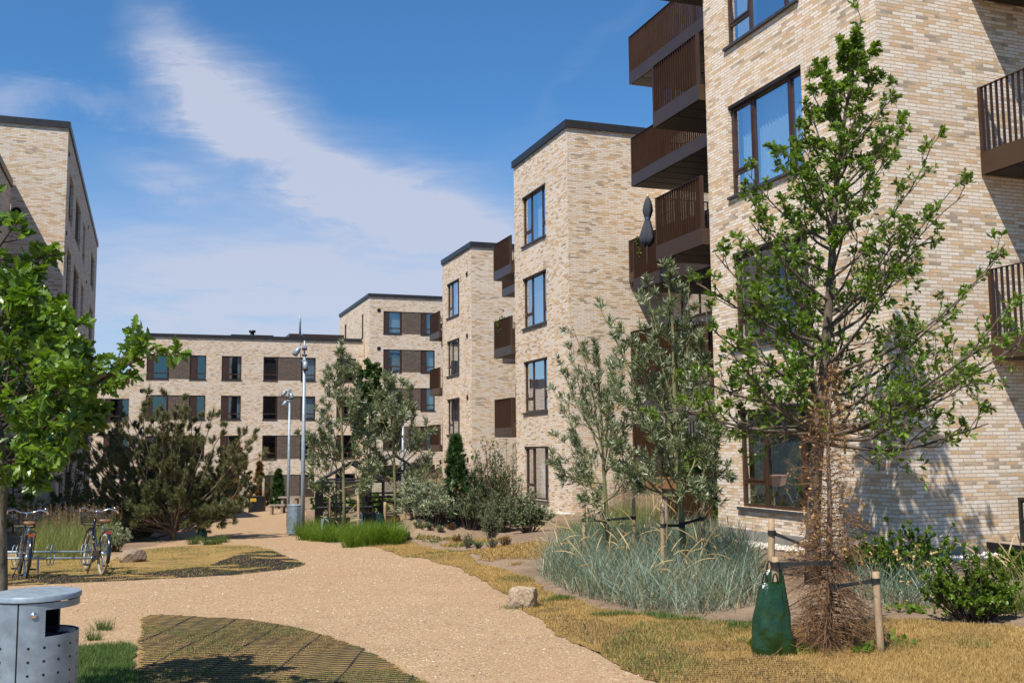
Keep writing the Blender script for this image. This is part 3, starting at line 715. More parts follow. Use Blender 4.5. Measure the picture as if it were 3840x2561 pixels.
isl_g = pix_poly(ISL_G, .03, seed=6); structure(sheet(isl_g, 'turf', MT['lawn_green'], .024))
# strip of pale stones along the foot of the near wall
# black plastic ground grid, its zigzag ribs standing a little proud
def paving_grid(poly, keep=None, seed=1, step=.082, name='paving_grid', th=.0042, up=.012):
    r = np.random.RandomState(seed); ca, sa = math.cos(HANG), math.sin(HANG)
    R = np.array([[ca, -sa], [sa, ca]]); Q = poly@R          # into the view's heading
    x0, y0 = Q.min(0); x1, y1 = Q.max(0); mb = MB()
    L = []
    for row in np.arange(y0, y1, step):
        xs = np.arange(x0, x1, .05); n = len(xs)
        ph = (np.arange(n) % 4); off = np.where((ph == 1) | (ph == 2), .026, 0.)
        pts = np.stack([xs, np.full(n, row)+off], -1)
        L.append(pts)
    for col in np.arange(x0, x1, .60):
        ys = np.arange(y0, y1, .05); L.append(np.stack([np.full(len(ys), col)+.014*(np.arange(len(ys)) % 2), ys], -1))
    V = []; F = []; b = 0
    for pts in L:
        w = pts@R.T; k = inside(poly, w[:, 0], w[:, 1])
        if keep is not None: k &= keep(w[:, 0], w[:, 1])
        for i in range(len(w)-1):
            if not (k[i] and k[i+1]): continue
            a, c = w[i], w[i+1]; d = c-a; d = d/np.linalg.norm(d); nn = np.array([-d[1], d[0]])*th
            q = [a-nn, c-nn, c+nn, a+nn]
            for h in (-.012, up):
                for v in q: V.append((v[0], v[1], h))
            F += [(b, b+1, b+5, b+4), (b+2, b+3, b+7, b+6), (b+4, b+5, b+6, b+7)]; b += 8
    V = np.array(V); V[:, 2] += gz(V[:, 0], V[:, 1])+.015
    mb.add(V, np.array(F)); o = mb.build(name, MT['black_rubber']); o['kind'] = 'structure'; return o
def noise2(x, y, s, seed=0):
    r = np.random.RandomState(seed); v = 0
    for k in range(5):
        a = r.uniform(0, 2*PI); f = s*(1+.6*k); v = v+np.sin((x*math.cos(a)+y*math.sin(a))*f+r.uniform(0, 6))/(1+.4*k)
    return v/2.2
paving_grid(isl_l, None, 2, step=.09, th=.0048, up=.012)
u_edge = pix_poly([(0, 1318), (250, 1320), (331, 1318), (480, 1300), (560, 1268), (640, 1266), (720, 1298), (600, 1325), (331, 1345), (0, 1360)], 0)
paving_grid(isl_u, lambda x, y: inside(u_edge, x, y) & (noise2(x, y, 3.2, 3) > -.45), 3)
r_edge = pix_poly([(1215, 1405), (1290, 1395), (1420, 1440), (1560, 1460), (1700, 1490), (1900, 1540), (2100, 1640), (1900, 1760), (1500, 1580)], 0)
paving_grid(lawn_poly, lambda x, y: inside(r_edge, x, y) & (noise2(x, y, 2.6, 5) > -.35), 4)

# ================================================================= grass and plants
def blades(pos, ang, lean, length, width, curve, seg=3, twist=None, dirz=None):
    """N curved blades as one array: pos (N,3), ang heading, lean from upright, curve extra bend to the tip"""
    N = len(pos); t = np.linspace(0, 1, seg+1)[None]                      # (1,S)
    hd = np.stack([np.cos(ang), np.sin(ang)], -1)
    th = lean[:, None]+curve[:, None]*t
    # integrate direction along the blade
    dl = length[:, None]/seg
    dx = np.concatenate([np.zeros((N, 1)), np.cumsum(np.sin(th[:, :-1]+curve[:, None]/seg/2)*dl, 1)], 1)
    dz = np.concatenate([np.zeros((N, 1)), np.cumsum(np.cos(th[:, :-1]+curve[:, None]/seg/2)*dl, 1)], 1)
    cx = pos[:, None, 0]+hd[:, None, 0]*dx; cy = pos[:, None, 1]+hd[:, None, 1]*dx; cz = pos[:, None, 2]+dz
    tw = ang+PI/2 if twist is None else twist
    wv = width[:, None]*(1-t**1.6*.96)/2*np.ones((N, 1))
    sx, sy = np.cos(tw)[:, None]*wv, np.sin(tw)[:, None]*wv
    A = np.stack([cx-sx, cy-sy, cz], -1); B = np.stack([cx+sx, cy+sy, cz], -1)
    V = np.stack([A, B], 2).reshape(N, -1, 3); S = seg+1
    i = np.arange(seg)*2; f = np.stack([i, i+1, i+3, i+2], -1)
    F = (f[None]+np.arange(N)[:, None, None]*2*S).reshape(-1, 4)
    return V.reshape(-1, 3), F
def scatter(poly, n, r):
    x0, y0 = poly.min(0); x1, y1 = poly.max(0); out = []
    while sum(map(len, out)) < n:
        p = np.stack([r.uniform(x0, x1, n*2), r.uniform(y0, y1, n*2)], -1); out.append(p[inside(poly, p[:, 0], p[:, 1])])
    return np.concatenate(out)[:n]
MT['dry_blade'] = M_leaf('dry_grass_blades', (.43, .275, .10), (.34, .215, .08), (.54, .38, .17), .3, .7, .1)
MT['green_blade'] = M_leaf('green_grass_blades', (.05, .10, .02), (.08, .14, .03), (.15, .19, .05), .4, .5, .3)
MT['lime_blade'] = M_leaf('bright_green_blades', (.08, .15, .015), (.13, .22, .02), (.23, .30, .045), .5, .5, .3)
MT['blue_blade'] = M_leaf('blue_green_blades', (.045, .07, .035), (.12, .17, .11), (.34, .41, .33), .2, .45, .5, patch=.8)
MT['olive_blade'] = M_leaf('olive_grass_blades', (.12, .17, .04), (.19, .24, .07), (.33, .32, .13), .4, .5, .3)
MT['straw'] = M_leaf('straw_stems', (.48, .34, .15), (.58, .43, .21), (.70, .54, .30), .3, .7, .2)
MT['purple_straw'] = M_leaf('feathery_brown_plumes', (.20, .12, .08), (.29, .19, .12), (.38, .27, .17), .3, .7, .1)
def turf(poly, n, mat, name, hgt=(.02, .05), seed=1, keep=None, wid=.004, lab=None):
    r = np.random.RandomState(seed); p = scatter(poly, n, r)
    # denser close to the viewer
    d = p@HY[:2]; p = p[r.rand(len(p)) < np.clip(9./np.maximum(d, 3), .15, 1)**1.3]
    if keep is not None: p = p[keep(p[:, 0], p[:, 1])]
    N = len(p); pos = np.c_[p, gz(p[:, 0], p[:, 1])+.015]
    V, F = blades(pos, r.uniform(0, 2*PI, N), r.uniform(.1, 1.0, N), r.uniform(*hgt, N), wid*(1+np.maximum(0, (p@HY[:2])-9)/14)*r.uniform(.7, 1.4, N), r.uniform(0, .9, N), 2)
    mb = MB(); mb.add(V, F); return tag(mb.build(name, mat), None, 'grass', None, 'stuff')
isl_all = [isl_u, isl_l]
tag(turf(lawn_poly, 230000, MT['dry_blade'], 'dry_grass', (.02, .055), 1), 'dry straw coloured lawn grass right of the gravel path')
tag(turf(lawn_poly, 90000, MT['green_blade'], 'green_grass', (.03, .07), 2, lambda x, y: noise2(x, y, 1.5, 8) > .42), 'patches of green grass among the dry lawn right of the path')
tag(turf(isl_u, 60000, MT['dry_blade'], 'dry_grass', (.02, .05), 3, lambda x, y: noise2(x, y, 2.0, 2) > -.5), 'dry grass on the curved island beside the bicycles')
tag(turf(isl_u, 50000, MT['green_blade'], 'green_grass', (.02, .05), 4, lambda x, y: noise2(x, y, 1.3, 12) > .0), 'green grass on the curved island beside the bicycles')
tag(turf(isl_l, 40000, MT['dry_blade'], 'dry_grass', (.012, .032), 5, lambda x, y: noise2(x, y, 2.4, 2) > -.25), 'dry grass growing in the black ground grid in front')
tag(turf(isl_l, 34000, MT['green_blade'], 'green_grass', (.02, .042), 6, lambda x, y: noise2(x, y, 2.1, 22) > .1), 'green grass growing in the black ground grid in front')
tag(turf(isl_g, 70000, MT['green_blade'], 'green_grass', (.04, .09), 7), 'lush green grass beside the near litter bin')
# loose pebbles on the path and along its edges
def pebbles():
    r = np.random.RandomState(5); p = scatter(path_poly, 60000, r); d = p@HY[:2]; k = (d < 26) & (d > 4) & (abs(p@HX[:2]) < d*.56); p = p[k]
    p = p[r.rand(len(p)) < np.clip(8/(p@HY[:2]), .1, 1)]
    for q in (isl_u, isl_l, isl_g): p = p[~inside(q, p[:, 0], p[:, 1])]
    N = len(p); s = r.uniform(.004, .0105, N)*(1+(p@HY[:2])/40)
    oc = np.array([(1, 0, 0), (0, 1, 0), (-1, 0, 0), (0, -1, 0), (0, 0, .7), (0, 0, -.3)], float)
    f = np.array([(0, 1, 4), (1, 2, 4), (2, 3, 4), (3, 0, 4)])
    a = r.uniform(0, 6.3, N); c, s_ = np.cos(a), np.sin(a)
    o = oc[None]*(1+.35*r.randn(N, 6, 1).clip(-1, 1)); x = o[..., 0]*c[:, None]-o[..., 1]*s_[:, None]*.7; y = o[..., 0]*s_[:, None]+o[..., 1]*c[:, None]*.7
    V = np.stack([x, y, o[..., 2]], -1)*s[:, None, None]+np.c_[p, gz(p[:, 0], p[:, 1])+.013][:, None]
    mb = MB(); mb.add(V.reshape(-1, 3), (f[None]+np.arange(N)[:, None, None]*6).reshape(-1, 3))
    m, g = newmat('pebble_stone'); gi = g.new('ShaderNodeNewGeometry')
    finish(g, principled(g, g.ramp(gi.outputs['Random Per Island'], [(0, (.10, .08, .065)), (.3, (.30, .21, .13)), (.7, (.42, .31, .20)), (1, (.60, .50, .38))]), .8))
    tag(mb.build('pebbles', m), 'small loose pebbles scattered over the gravel path', 'gravel', None, 'stuff')
pebbles()
# ================================================================= trees
def nrm(v): return v/max(np.linalg.norm(v), 1e-9)
OAKX = [0, .13, .22, .33, .42, .53, .64, .74, .86, 1.]; OAKY = [.015, .05, .17, .09, .26, .13, .30, .15, .17, .02]
WILX = [0, .2, .5, .8, 1.]; WILY = [.01, .07, .085, .05, .004]
RNDX = [0, .25, .55, .85, 1.]; RNDY = [.02, .26, .34, .18, .01]
def template(X, Y, fold=.35, droop=.25):
    V = []; n = len(X)
    for x in X: V.append((x, 0, -droop*x*x))
    for x, y in zip(X, Y): V.append((x, y, y*fold-droop*x*x))
    for x, y in zip(X, Y): V.append((x, -y, y*fold-droop*x*x))
    F = [(i, i+1, n+i+1, n+i) for i in range(n-1)]+[(i+1, i, 2*n+i, 2*n+i+1) for i in range(n-1)]
    return np.array(V), np.array(F)
def put_leaves(pos, dirs, size, tmpl, r, up=.5, spread=.8):
    V0, F0 = tmpl; N = len(pos)
    a = dirs+r.randn(N, 3)*spread; a /= np.linalg.norm(a, axis=1, keepdims=True)
    n = np.array([0, 0, 1.])*up+r.randn(N, 3)*.6; b = np.cross(n, a); b /= np.linalg.norm(b, axis=1, keepdims=True); n = np.cross(a, b)
    s = size[:, None, None]
    V = pos[:, None]+s*(V0[None, :, 0:1]*a[:, None]+V0[None, :, 1:2]*b[:, None]+V0[None, :, 2:3]*n[:, None])
    F = F0[None]+np.arange(N)[:, None, None]*len(V0)
    return V.reshape(-1, 3), F.reshape(-1, 4)
class Tree:
    def __init__(s, seed): s.r = np.random.RandomState(seed); s.W = MB(); s.T = MB(); s.P = []; s.D = []
    def limb(s, p0, p1, r0, bend=.15, k=5, wob=.05, n=8, up=0.):
        """a curved branch from p0 to p1; bend>0 leaves the trunk flatter and turns up at the tip"""
        p0, p1 = np.asarray(p0, float), np.asarray(p1, float); L = np.linalg.norm(p1-p0)
        t = np.linspace(0, 1, n)[:, None]; P = p0+(p1-p0)*t
        P[:, 2] -= (np.sin(t[:, 0]*PI)*bend*L); w = s.r.randn(n, 3)*wob*L; w[0] = 0
        for _ in range(2): w[1:-1] = (w[:-2]+w[1:-1]+w[2:])/3
        P += w*t; s.W.tube(P, np.linspace(r0, r0*.25, n), k, False); return P
    def sub(s, P, cnt, L, r0, ang, lvl, nch, leafn, t0=.2, trop=.12, wob=.14, k=4, lratio=.5, minleaf=0.2):
        """side branches along polyline P"""
        n = len(P)-1; r = s.r
        for j in range(cnt):
            t = t0+(1-t0)*(j+r.rand())/cnt; i = min(int(t*n), n-1); f = t*n-i; p = P[i]*(1-f)+P[i+1]*f; d = nrm(P[i+1]-P[i])
            q = nrm(np.cross(d, r.randn(3))); a = ang*(.6+.7*r.rand()); dd = nrm(d*math.cos(a)+q*math.sin(a)); ll = L*(1.15-.75*t)*(.6+.7*r.rand())
            m = 5; Q = [p]
            for _ in range(m): dd = nrm(dd+r.randn(3)*wob+np.array([0, 0, trop])); p = p+dd*ll/m; Q.append(p)
            Q = np.array(Q); s.W.tube(Q, np.linspace(r0, r0*.35, m+1), k if lvl else 3, False)
            if lvl > 0: s.sub(Q, nch, ll*lratio, r0*.5, ang, lvl-1, nch, leafn, .25, trop, wob, 3, lratio, minleaf)
            if lvl <= 1: s.leafline(Q, leafn if lvl == 0 else max(1, leafn//2), minleaf if lvl == 0 else .5)
        if lvl == 0: pass
    def leafline(s, Q, n, t0=.2):
        m = len(Q)-1
        for _ in range(n):
            t = min(.9999, t0+(1-t0)*(s.r.rand()**.6)); i = int(t*m); f = t*m-i
            s.P.append(Q[i]*(1-f)+Q[i+1]*f); s.D.append(nrm(Q[i+1]-Q[i]))
    def leaves(s, size, tmpl, mat, name, parent, spread=.8, up=.5, var=.35, keep=None):
        if not s.P: return
        P, D = np.array(s.P), np.array(s.D)
        if keep is not None: k = keep(P); P, D = P[k], D[k]
        V, F = put_leaves(P, D, size*(1-var+2*var*s.r.rand(len(P))), tmpl, s.r, up, spread)
        mb = MB(); mb.add(V, F); return mb.build(name, mat, parent)
def plant_root(name, base, label, cat, group=None):
    return empty(name, base, label, cat, group)
def settle(o, root):
    o.location = -root.location; return o
MT['bark_oak'] = M_bark('grey_brown_bark', (.055, .042, .032), (.17, .13, .095))
MT['bark_willow'] = M_bark('olive_bark', (.10, .105, .045), (.20, .19, .09), 20, .002)
MT['bark_dark'] = M_bark('dark_twigs', (.03, .022, .018), (.09, .06, .045))
MT['bark_pine'] = M_bark('pine_bark', (.10, .065, .045), (.24, .17, .12))
MT['bark_lichen'] = M_bark('lichened_bark', (.025, .020, .016), (.20, .17, .12), 22, .006)
MT['dead'] = M_bark('dead_spruce_wood', (.085, .045, .026), (.25, .14, .07))
MT['leaf_oak'] = M_leaf('oak_leaves', (.075, .130, .012), (.12, .195, .018), (.19, .275, .035), .42, .40, .5)
MT['leaf_oak_near'] = M_leaf('young_oak_leaves', (.060, .120, .010), (.11, .195, .016), (.20, .29, .035), .36, .36, .5)
MT['leaf_willow'] = M_leaf('willow_leaves', (.09, .12, .045), (.17, .20, .095), (.42, .44, .32), .25, .40, .55)
MT['leaf_round'] = M_leaf('round_green_leaves', (.035, .075, .018), (.06, .11, .025), (.09, .15, .035), .3, .45, .4)
MT['leaf_silver'] = M_leaf('silvery_leaves', (.15, .18, .10), (.25, .28, .17), (.48, .49, .34), .2, .5, .4)
MT['leaf_dusty'] = M_leaf('dusty_green_leaves', (.09, .115, .055), (.15, .175, .09), (.26, .27, .16), .2, .6, .2)
MT['needle'] = M_leaf('pine_needles', (.085, .10, .038), (.14, .145, .055), (.21, .19, .08), .1, .5, .35)
MT['needle_spruce'] = M_leaf('spruce_needles', (.02, .05, .012), (.035, .08, .018), (.06, .12, .025), .1, .5, .3)
MT['needle_rust'] = M_leaf('rusty_needles', (.16, .075, .02), (.24, .12, .03), (.12, .11, .04), .1, .7, .1)
MT['dead_leaf'] = M_leaf('curled_brown_leaves', (.26, .13, .045), (.38, .21, .08), (.48, .29, .12), .15, .7, .2)
OAK_T = template(OAKX, OAKY); WIL_T = template(WILX, WILY, .2, .15); RND_T = template(RNDX, RNDY, .3, .2)
def offs(base, right, ahead, up): return np.asarray(base)+HX*right+HY*ahead+np.array([0, 0, up])

# ---- the large oak in front of the near wall
def big_oak():
    base = pt(1866, 1330, 13.45); base[2] = G0(base[0], base[1])
    root = plant_root('oak_tree', base, 'tall leafy green oak with sparse crown in front of the near brick corner', 'tree')
    T = Tree(21); tk = [base+np.array([0, 0, -.05])]+[pt(x, y, 13.45) for x, y in ((1866, 1240), (1872, 1100), (1880, 980), (1890, 880), (1899, 760), (1907, 640), (1914, 520), (1923, 400), (1938, 280), (1955, 180), (1968, 100), (1976, 40))]
    tk = np.array(tk); T.T.tube(tk, [.115, .095, .084, .080, .070, .060, .050, .042, .034, .026, .018, .012, .006], 10)
    for h in (.9, 1.5): pass
    zs = np.array([0, .5, 1.5, 2.8, 3.8, 4.6, 5.2, 5.7]); Rz = np.array([2.0, 2.5, 2.45, 1.95, 1.45, .95, .5, .2])
    n = 72
    for i in range(n):
        q = i/(n-1); ze = .25+5.35*q**.95; az = i*2.39996+T.r.uniform(-.3, .3); c, s_ = math.cos(az), math.sin(az)
        R = np.interp(ze, zs, Rz)*(.80+.28*T.r.rand())*(1.10 if c > 0 else .78)*(1-.15*abs(s_))
        el = .42+.62*q+T.r.uniform(-.12, .12); z = max(.02+.02*i/8, ze-R*math.tan(el)*.9)
        if ze < 1.3: z = .02+.5*ze*T.r.rand()
        ti = np.interp(z, tk[:, 2], np.arange(len(tk))); k = min(int(ti), len(tk)-2); f = ti-k; p0 = tk[k]*(1-f)+tk[k+1]*f
        p1 = p0+HX*R*c+HY*R*s_*.85; p1[2] = ze+T.r.uniform(-.1, .1)
        L = T.limb(p0, p1, .030*(1-.72*q)+.006, .08, 6, .035, 9)
        T.sub(L, int(7+3*(1-q)), R*.38+.05, .008*(1-.5*q)+.002, .7, 1, 4, 7, .14, .10, .16, 4, .5, .3)
    for p in tk[-4:-1]: pass
    T.sub(tk[-5:], 8, .45, .006, .6, 1, 3, 5, .1, .2)
    # foliage tags hanging: one green tie on a low branch
    settle(T.T.build('trunk', MT['bark_oak'], root, True), root); settle(T.W.build('branches', MT['bark_oak'], root, True), root)
    settle(T.leaves(.083, OAK_T, MT['leaf_oak'], 'crown', root, .8, .6, .3), root)
    return root, tk
oak, oak_tk = big_oak()
# ---- the oak reaching in from the left edge, close by
def near_oak():
    d = 7.3; base = pt(-1, 1620, d); base[2] = G0(base[0], base[1])
    root = plant_root('oak_tree', base, 'close young oak at the left edge with lichened trunk and big bright lobed leaves', 'tree')
    T = Tree(5)
    tk = np.array([base]+[pt(x, y, d) for x, y in ((0, 1450), (2, 1320), (1, 1180), (6, 1085), (-2, 1000), (-20, 900), (-40, 780), (-50, 650), (-60, 520), (-66, 420))])
    T.T.tube(tk, [.056, .050, .046, .042, .038, .034, .030, .024, .018, .012, .006], 12)
    main = [([(10, 1085), (70, 1010), (140, 950), (220, 880), (300, 832), (388, 800)], 0, -.5, .018), ([(-10, 990), (25, 850), (20, 740), (50, 640), (88, 590)], 0, -.2, .014),
            ([(-20, 900), (60, 860), (120, 810), (165, 770)], 0, -.6, .012), ([(0, 1040), (60, 1020), (120, 1000), (190, 975), (215, 950)], 0, .4, .012),
            ([(-30, 850), (40, 790), (90, 760), (130, 735)], 0, .3, .012), ([(5, 1060), (70, 1050), (110, 1035), (160, 1000)], 0, -.7, .010), ([(-20, 920), (50, 900), (130, 880), (235, 850), (262, 845)], 0, .2, .012),
            ([(-5, 960), (60, 930), (130, 905), (180, 890)], 0, -.9, .010), ([(-30, 800), (10, 730), (40, 690), (85, 700)], 0, -.5, .009), ([(-10, 1000), (30, 960), (80, 950), (100, 930)], 0, .7, .009), ([(0, 1070), (20, 1060), (60, 1075)], 0, -.3, .008)]
    for pts_, a, b, r0 in main:
        n = len(pts_); P = np.array([pt(x, y, d+a+(b-a)*i/(n-1)) for i, (x, y) in enumerate(pts_)])
        Pf = np.array([[np.interp(t, np.arange(n), P[:, c]) for c in range(3)] for t in np.linspace(0, n-1, n*3)])
        for _ in range(2): Pf[1:-1] = (Pf[:-2]+2*Pf[1:-1]+Pf[2:])/4
        T.W.tube(Pf, np.linspace(r0, .003, len(Pf)), 6, False)
        L = np.linalg.norm(P[-1]-P[0])
        T.sub(Pf, 12, .30, .005, .8, 1, 4, 6, .22, .03, .2, 4, .55, .3); T.leafline(Pf[-3:], 8, .3)
    for i in range(26):          # the rest of the crown, mostly outside the view
        ti = T.r.uniform(3.2, 9.6); k = int(ti); p0 = tk[k]+(tk[k+1]-tk[k])*(ti-k); az = T.r.uniform(-2.6, 2.6)+PI; R = T.r.uniform(.5, 1.15)*(1.15-.08*ti)
        c, s_ = math.cos(az), math.sin(az)
        L = T.limb(p0, p0+HX*R*c+HY*R*s_+np.array([0, 0, R*.55]), .014, .05, 5, .04)
        T.sub(L, 6, .3, .005, .8, 1, 3, 5, .25, .08)
    settle(T.T.build('trunk', MT['bark_lichen'], root, True), root); settle(T.W.build('branches', MT['bark_dark'], root, True), root)
    settle(T.leaves(.082, OAK_T, MT['leaf_oak_near'], 'crown', root, .95, .55, .4), root)
near_oak()
# ---- willows
def willow(px, py, d, tk_px, limbs, label, seed, leaf=.075, lp=6, r0=.05, group=None, mat='leaf_willow', name='willow_tree', tmpl=None, sub=.5, cnt=11, bark='bark_willow', spread=.55, up=.25, lvl=1, nch=7):
    base = pt(px, py, d); base[2] = G0(base[0], base[1])
    root = plant_root(name, base, label, 'tree', group)
    T = Tree(seed); tk = np.array([base]+[pt(x, y, d) for x, y in tk_px]); n = len(tk)
    T.T.tube(tk, np.linspace(r0, .008, n), 9)
    T.sub(tk[n//2:], cnt+2, sub*.9, .006, .5, lvl, nch, lp, .15, .18, .12, 4, .5, .1)
    for (y0, x1, y1, dd) in limbs:      # leaves the trunk at picture height y0, ends at x1,y1 and dd nearer/further
        ys = [py]+[q[1] for q in tk_px]; ti = float(np.interp(-y0, [-v for v in ys], range(n))); k = min(int(ti), n-2); p0 = tk[k]+(tk[k+1]-tk[k])*(ti-k)
        L = T.limb(p0, pt(x1, y1, d+dd), r0*.42, .10, 5, .03, 9)
        T.sub(L, cnt, sub, .006, .55, lvl, nch, lp, .22, .10, .14, 4, .5, .1)
    settle(T.T.build('trunk', MT[bark], root, True), root); settle(T.W.build('branches', MT[bark], root, True), root)
    settle(T.leaves(leaf, tmpl or WIL_T, MT[mat], 'crown', root, spread, up, .35), root)
    return root
W1 = willow(1572, 1290, 15.3, [(1567, 1220), (1560, 1120), (1552, 1000), (1548, 880), (1545, 760), (1538, 680), (1528, 612)],
    [(1130, 1640, 900, .4), (1120, 1460, 900, -.5), (1090, 1400, 720, .2), (1060, 1640, 1000, -.6), (1050, 1480, 640, .5), (1010, 1590, 640, .3), (980, 1440, 760, -.4), (1140, 1430, 1080, .5), (1100, 1660, 1080, .2), (1000, 1620, 780, -.3), (950, 1500, 700, 0), (1150, 1500, 1000, -.9), (1110, 1610, 1130, -.6), (1080, 1520, 850, .9), (1030, 1380, 850, .7), (1160, 1410, 1000, -.2), (930, 1585, 720, .5), (1090, 1560, 900, -.8)],
    'tall silvery willow with olive trunk standing among blue grass before the balconies', 31, .095, 9, .055)
W2 = willow(1396, 1235, 18.2, [(1392, 1170), (1386, 1080), (1382, 980), (1375, 880), (1372, 800)],
    [(1130, 1290, 900, .3), (1100, 1420, 840, 0), (1110, 1272, 1060, -.3), (1060, 1310, 790, .2), (1090, 1440, 960, .5), (1040, 1340, 760, -.4), (1130, 1300, 1000, .8), (1150, 1440, 1090, -.5), (1140, 1330, 1080, .4), (1080, 1400, 900, -.8), (1020, 1290, 850, .4), (1150, 1350, 1150, -.6), (1000, 1430, 780, .2)],
    'lower willow leaning left over the reeds, beside a round wooden stake', 33, .095, 7, .045)
W3 = willow(790, 1205, 30.5, [(790, 1150), (788, 1080), (785, 1000), (783, 920), (782, 850), (780, 798)],
    [(1130, 715, 1050, .5), (1100, 730, 960, -.5), (1080, 850, 1000, .5), (1050, 740, 900, .3), (1120, 860, 1080, -.5), (1000, 820, 900, 0), (960, 760, 850, .2), (1060, 700, 1000, -.8), (1040, 830, 930, .9), (1150, 730, 1120, -.4), (1140, 840, 1120, .6), (900, 800, 840, .1), (1110, 760, 1010, 1.0)],
    'narrow pointed willow in front of the left greenhouse', 35, .14, 9, .06, sub=.7, cnt=10)
W4 = willow(908, 1182, 31.5, [(907, 1130), (905, 1060), (900, 980), (893, 910), (888, 880)],
    [(1110, 850, 1010, .5), (1090, 955, 960, .3), (1070, 860, 930, -.6), (1050, 940, 900, 0), (1120, 975, 1060, .6), (1100, 840, 1060, -.3), (1000, 920, 880, .5), (1010, 860, 900, .4), (1130, 960, 1100, -.7), (1080, 985, 990, .2), (1120, 880, 1080, .8), (1040, 905, 930, -1.0)],
    'broad willow in front of the right greenhouse', 36, .14, 9, .06, sub=.7, cnt=10)
W5 = willow(850, 1170, 36, [(851, 1120), (850, 1040), (848, 960), (846, 890), (843, 838)],
    [(1000, 822, 880, .3), (980, 875, 900, -.3), (950, 826, 860, 0), (940, 868, 860, .3), (1020, 885, 950, .4), (1030, 815, 940, -.3), (900, 860, 850, 0)],
    'dense darker green small tree behind the two willows', 37, .12, 10, .05, name='young_tree', mat='leaf_round', tmpl=RND_T, sub=.5, bark='bark_dark', spread=.8)
# ---- pines with needle tufts
def tufts(T, n_per, ln, mat, name, root, wid=.0035, keep=None):
    P, D = np.array(T.P), np.array(T.D); N = len(P); r = T.r
    M = N*n_per; pos = np.repeat(P, n_per, 0); d = np.repeat(D, n_per, 0)
    q = r.randn(M, 3); a = d*.75+q*.55; a /= np.linalg.norm(a, axis=1, keepdims=True)
    pos = pos+d*r.uniform(-.05, .05, (M, 1)); b = np.cross(a, r.randn(M, 3)); b /= np.linalg.norm(b, axis=1, keepdims=True)
    L = ln*r.uniform(.7, 1.2, (M, 1)); V = np.stack([pos-b*wid, pos+b*wid, pos+a*L], 1).reshape(-1, 3)
    mb = MB(); mb.add(V, np.arange(M*3).reshape(-1, 3)); return mb.build(name, mat, root)
def pine():
    base = at(398, 1240); d = float(base@HY)
    root = plant_root('pine_tree', base, 'wide bushy pine with many bare lower branches beside the path', 'tree')
    T = Tree(61); r = T.r
    tips = [(135, 1010), (120, 1085), (165, 950), (110, 1130), (250, 1000), (300, 905), (345, 925), (390, 960), (440, 945), (500, 990), (560, 985), (590, 1040), (585, 1100), (205, 1060), (180, 1120), (150, 1020), (215, 960), (330, 1000), (460, 1050), (520, 1060), (280, 1100), (230, 1160), (540, 1140), (400, 1050), (350, 1090), (470, 1130), (190, 1010), (260, 1050), (430, 1000),
            (490, 950), (370, 890), (310, 960), (280, 960), (550, 1030), (170, 1080), (420, 1100), (500, 1170), (300, 1160), (240, 925), (330, 1130), (520, 1105), (455, 970), (150, 1150), (360, 990), (575, 1005), (200, 1130), (490, 1090), (270, 1190), (400, 920), (310, 1060)]
    for i, (x, y) in enumerate(tips+[(a+15, b+25) for a, b in tips[::2]]):
        p1 = pt(x+r.uniform(-8, 8), y+r.uniform(-8, 8), d+r.uniform(-1.5, 1.5))
        p0 = base+np.array([0, 0, r.uniform(.05, .8)])
        L = T.limb(p0, p1, .032, .10, 6, .05, 10)
        T.sub(L, 11, .62, .007, .6, 1, 5, 3, .22, .12, .12, 4, .6, .6)
        T.P += [L[-1]]; T.D += [nrm(L[-1]-L[-2])]
    settle(T.W.build('branches', MT['bark_pine'], root, True), root)
    settle(tufts(T, 26, .115, MT['needle'], 'needles', root, .006), root)
    tr = MB(); tr.tube([base+np.array([0, 0, -.05]), base+np.array([0, 0, .5]), offs(base, .1, 0, 1.3)], [.09, .08, .05], 9); settle(tr.build('trunk', MT['bark_pine'], root, True), root)
pine()
def small_conifer(px, py, top_y, half, label, seed, mat='needle_spruce', rust=0, name='spruce_tree', d=None, dens=1.):
    base = at(px, py) if d is None else pt(px, py, d)
    d = float(base@HY); base[2] = min(base[2], G0(base[0], base[1])) if d else base[2]
    root = plant_root(name, base, label, 'tree'); T = Tree(seed); r = T.r
    top = pt(px, top_y, d); H = top[2]-base[2]; R = half*d/2338.
    T.T.tube([base, (base+top)/2, top], [.035, .025, .006], 7)
    n = int(46*dens)
    for i in range(n):
        q = (i+.5)/n; p0 = base+(top-base)*(.06+.92*q); az = i*2.4+r.uniform(-.3, .3); L = R*(1-q)**.8*(.75+.45*r.rand())+.05
        p1 = p0+(HX*math.cos(az)+HY*math.sin(az))*L+np.array([0, 0, L*(.05+.5*q)])
        P = T.limb(p0, p1, .010, .06, 4, .03, 6); T.leafline(P, int(3+8*(1-q)*dens), .15); T.sub(P, 5, L*.45, .004, .8, 0, 0, 4, .2, .05, .1, 3)
    settle(T.T.build('trunk', MT['bark_dark'], root, True), root); settle(T.W.build('branches', MT['bark_dark'], root), root)
    settle(tufts(T, 16, .065+.0018*d, MT[mat], 'needles', root, .003+.0002*d), root)
small_conifer(1047, 1195, 1000, 34, 'small dark green spruce beside the sandy mound', 71, dens=1.3)
small_conifer(640, 1168, 1078, 17, 'tiny green spruce in front of the far wall near the lamp posts', 72, dens=.8)
small_conifer(545, 1162, 1020, 44, 'rusty brown and green pine standing left of the black box', 73, 'needle_rust', name='pine_tree')
small_conifer(596, 1164, 1060, 16, 'thin rusty young conifer right of the black box', 74, 'needle_rust', dens=.7)
small_conifer(30, 1225, 1005, 60, 'light green young spruce behind the left bicycle', 75, 'lime_blade', dens=.9)
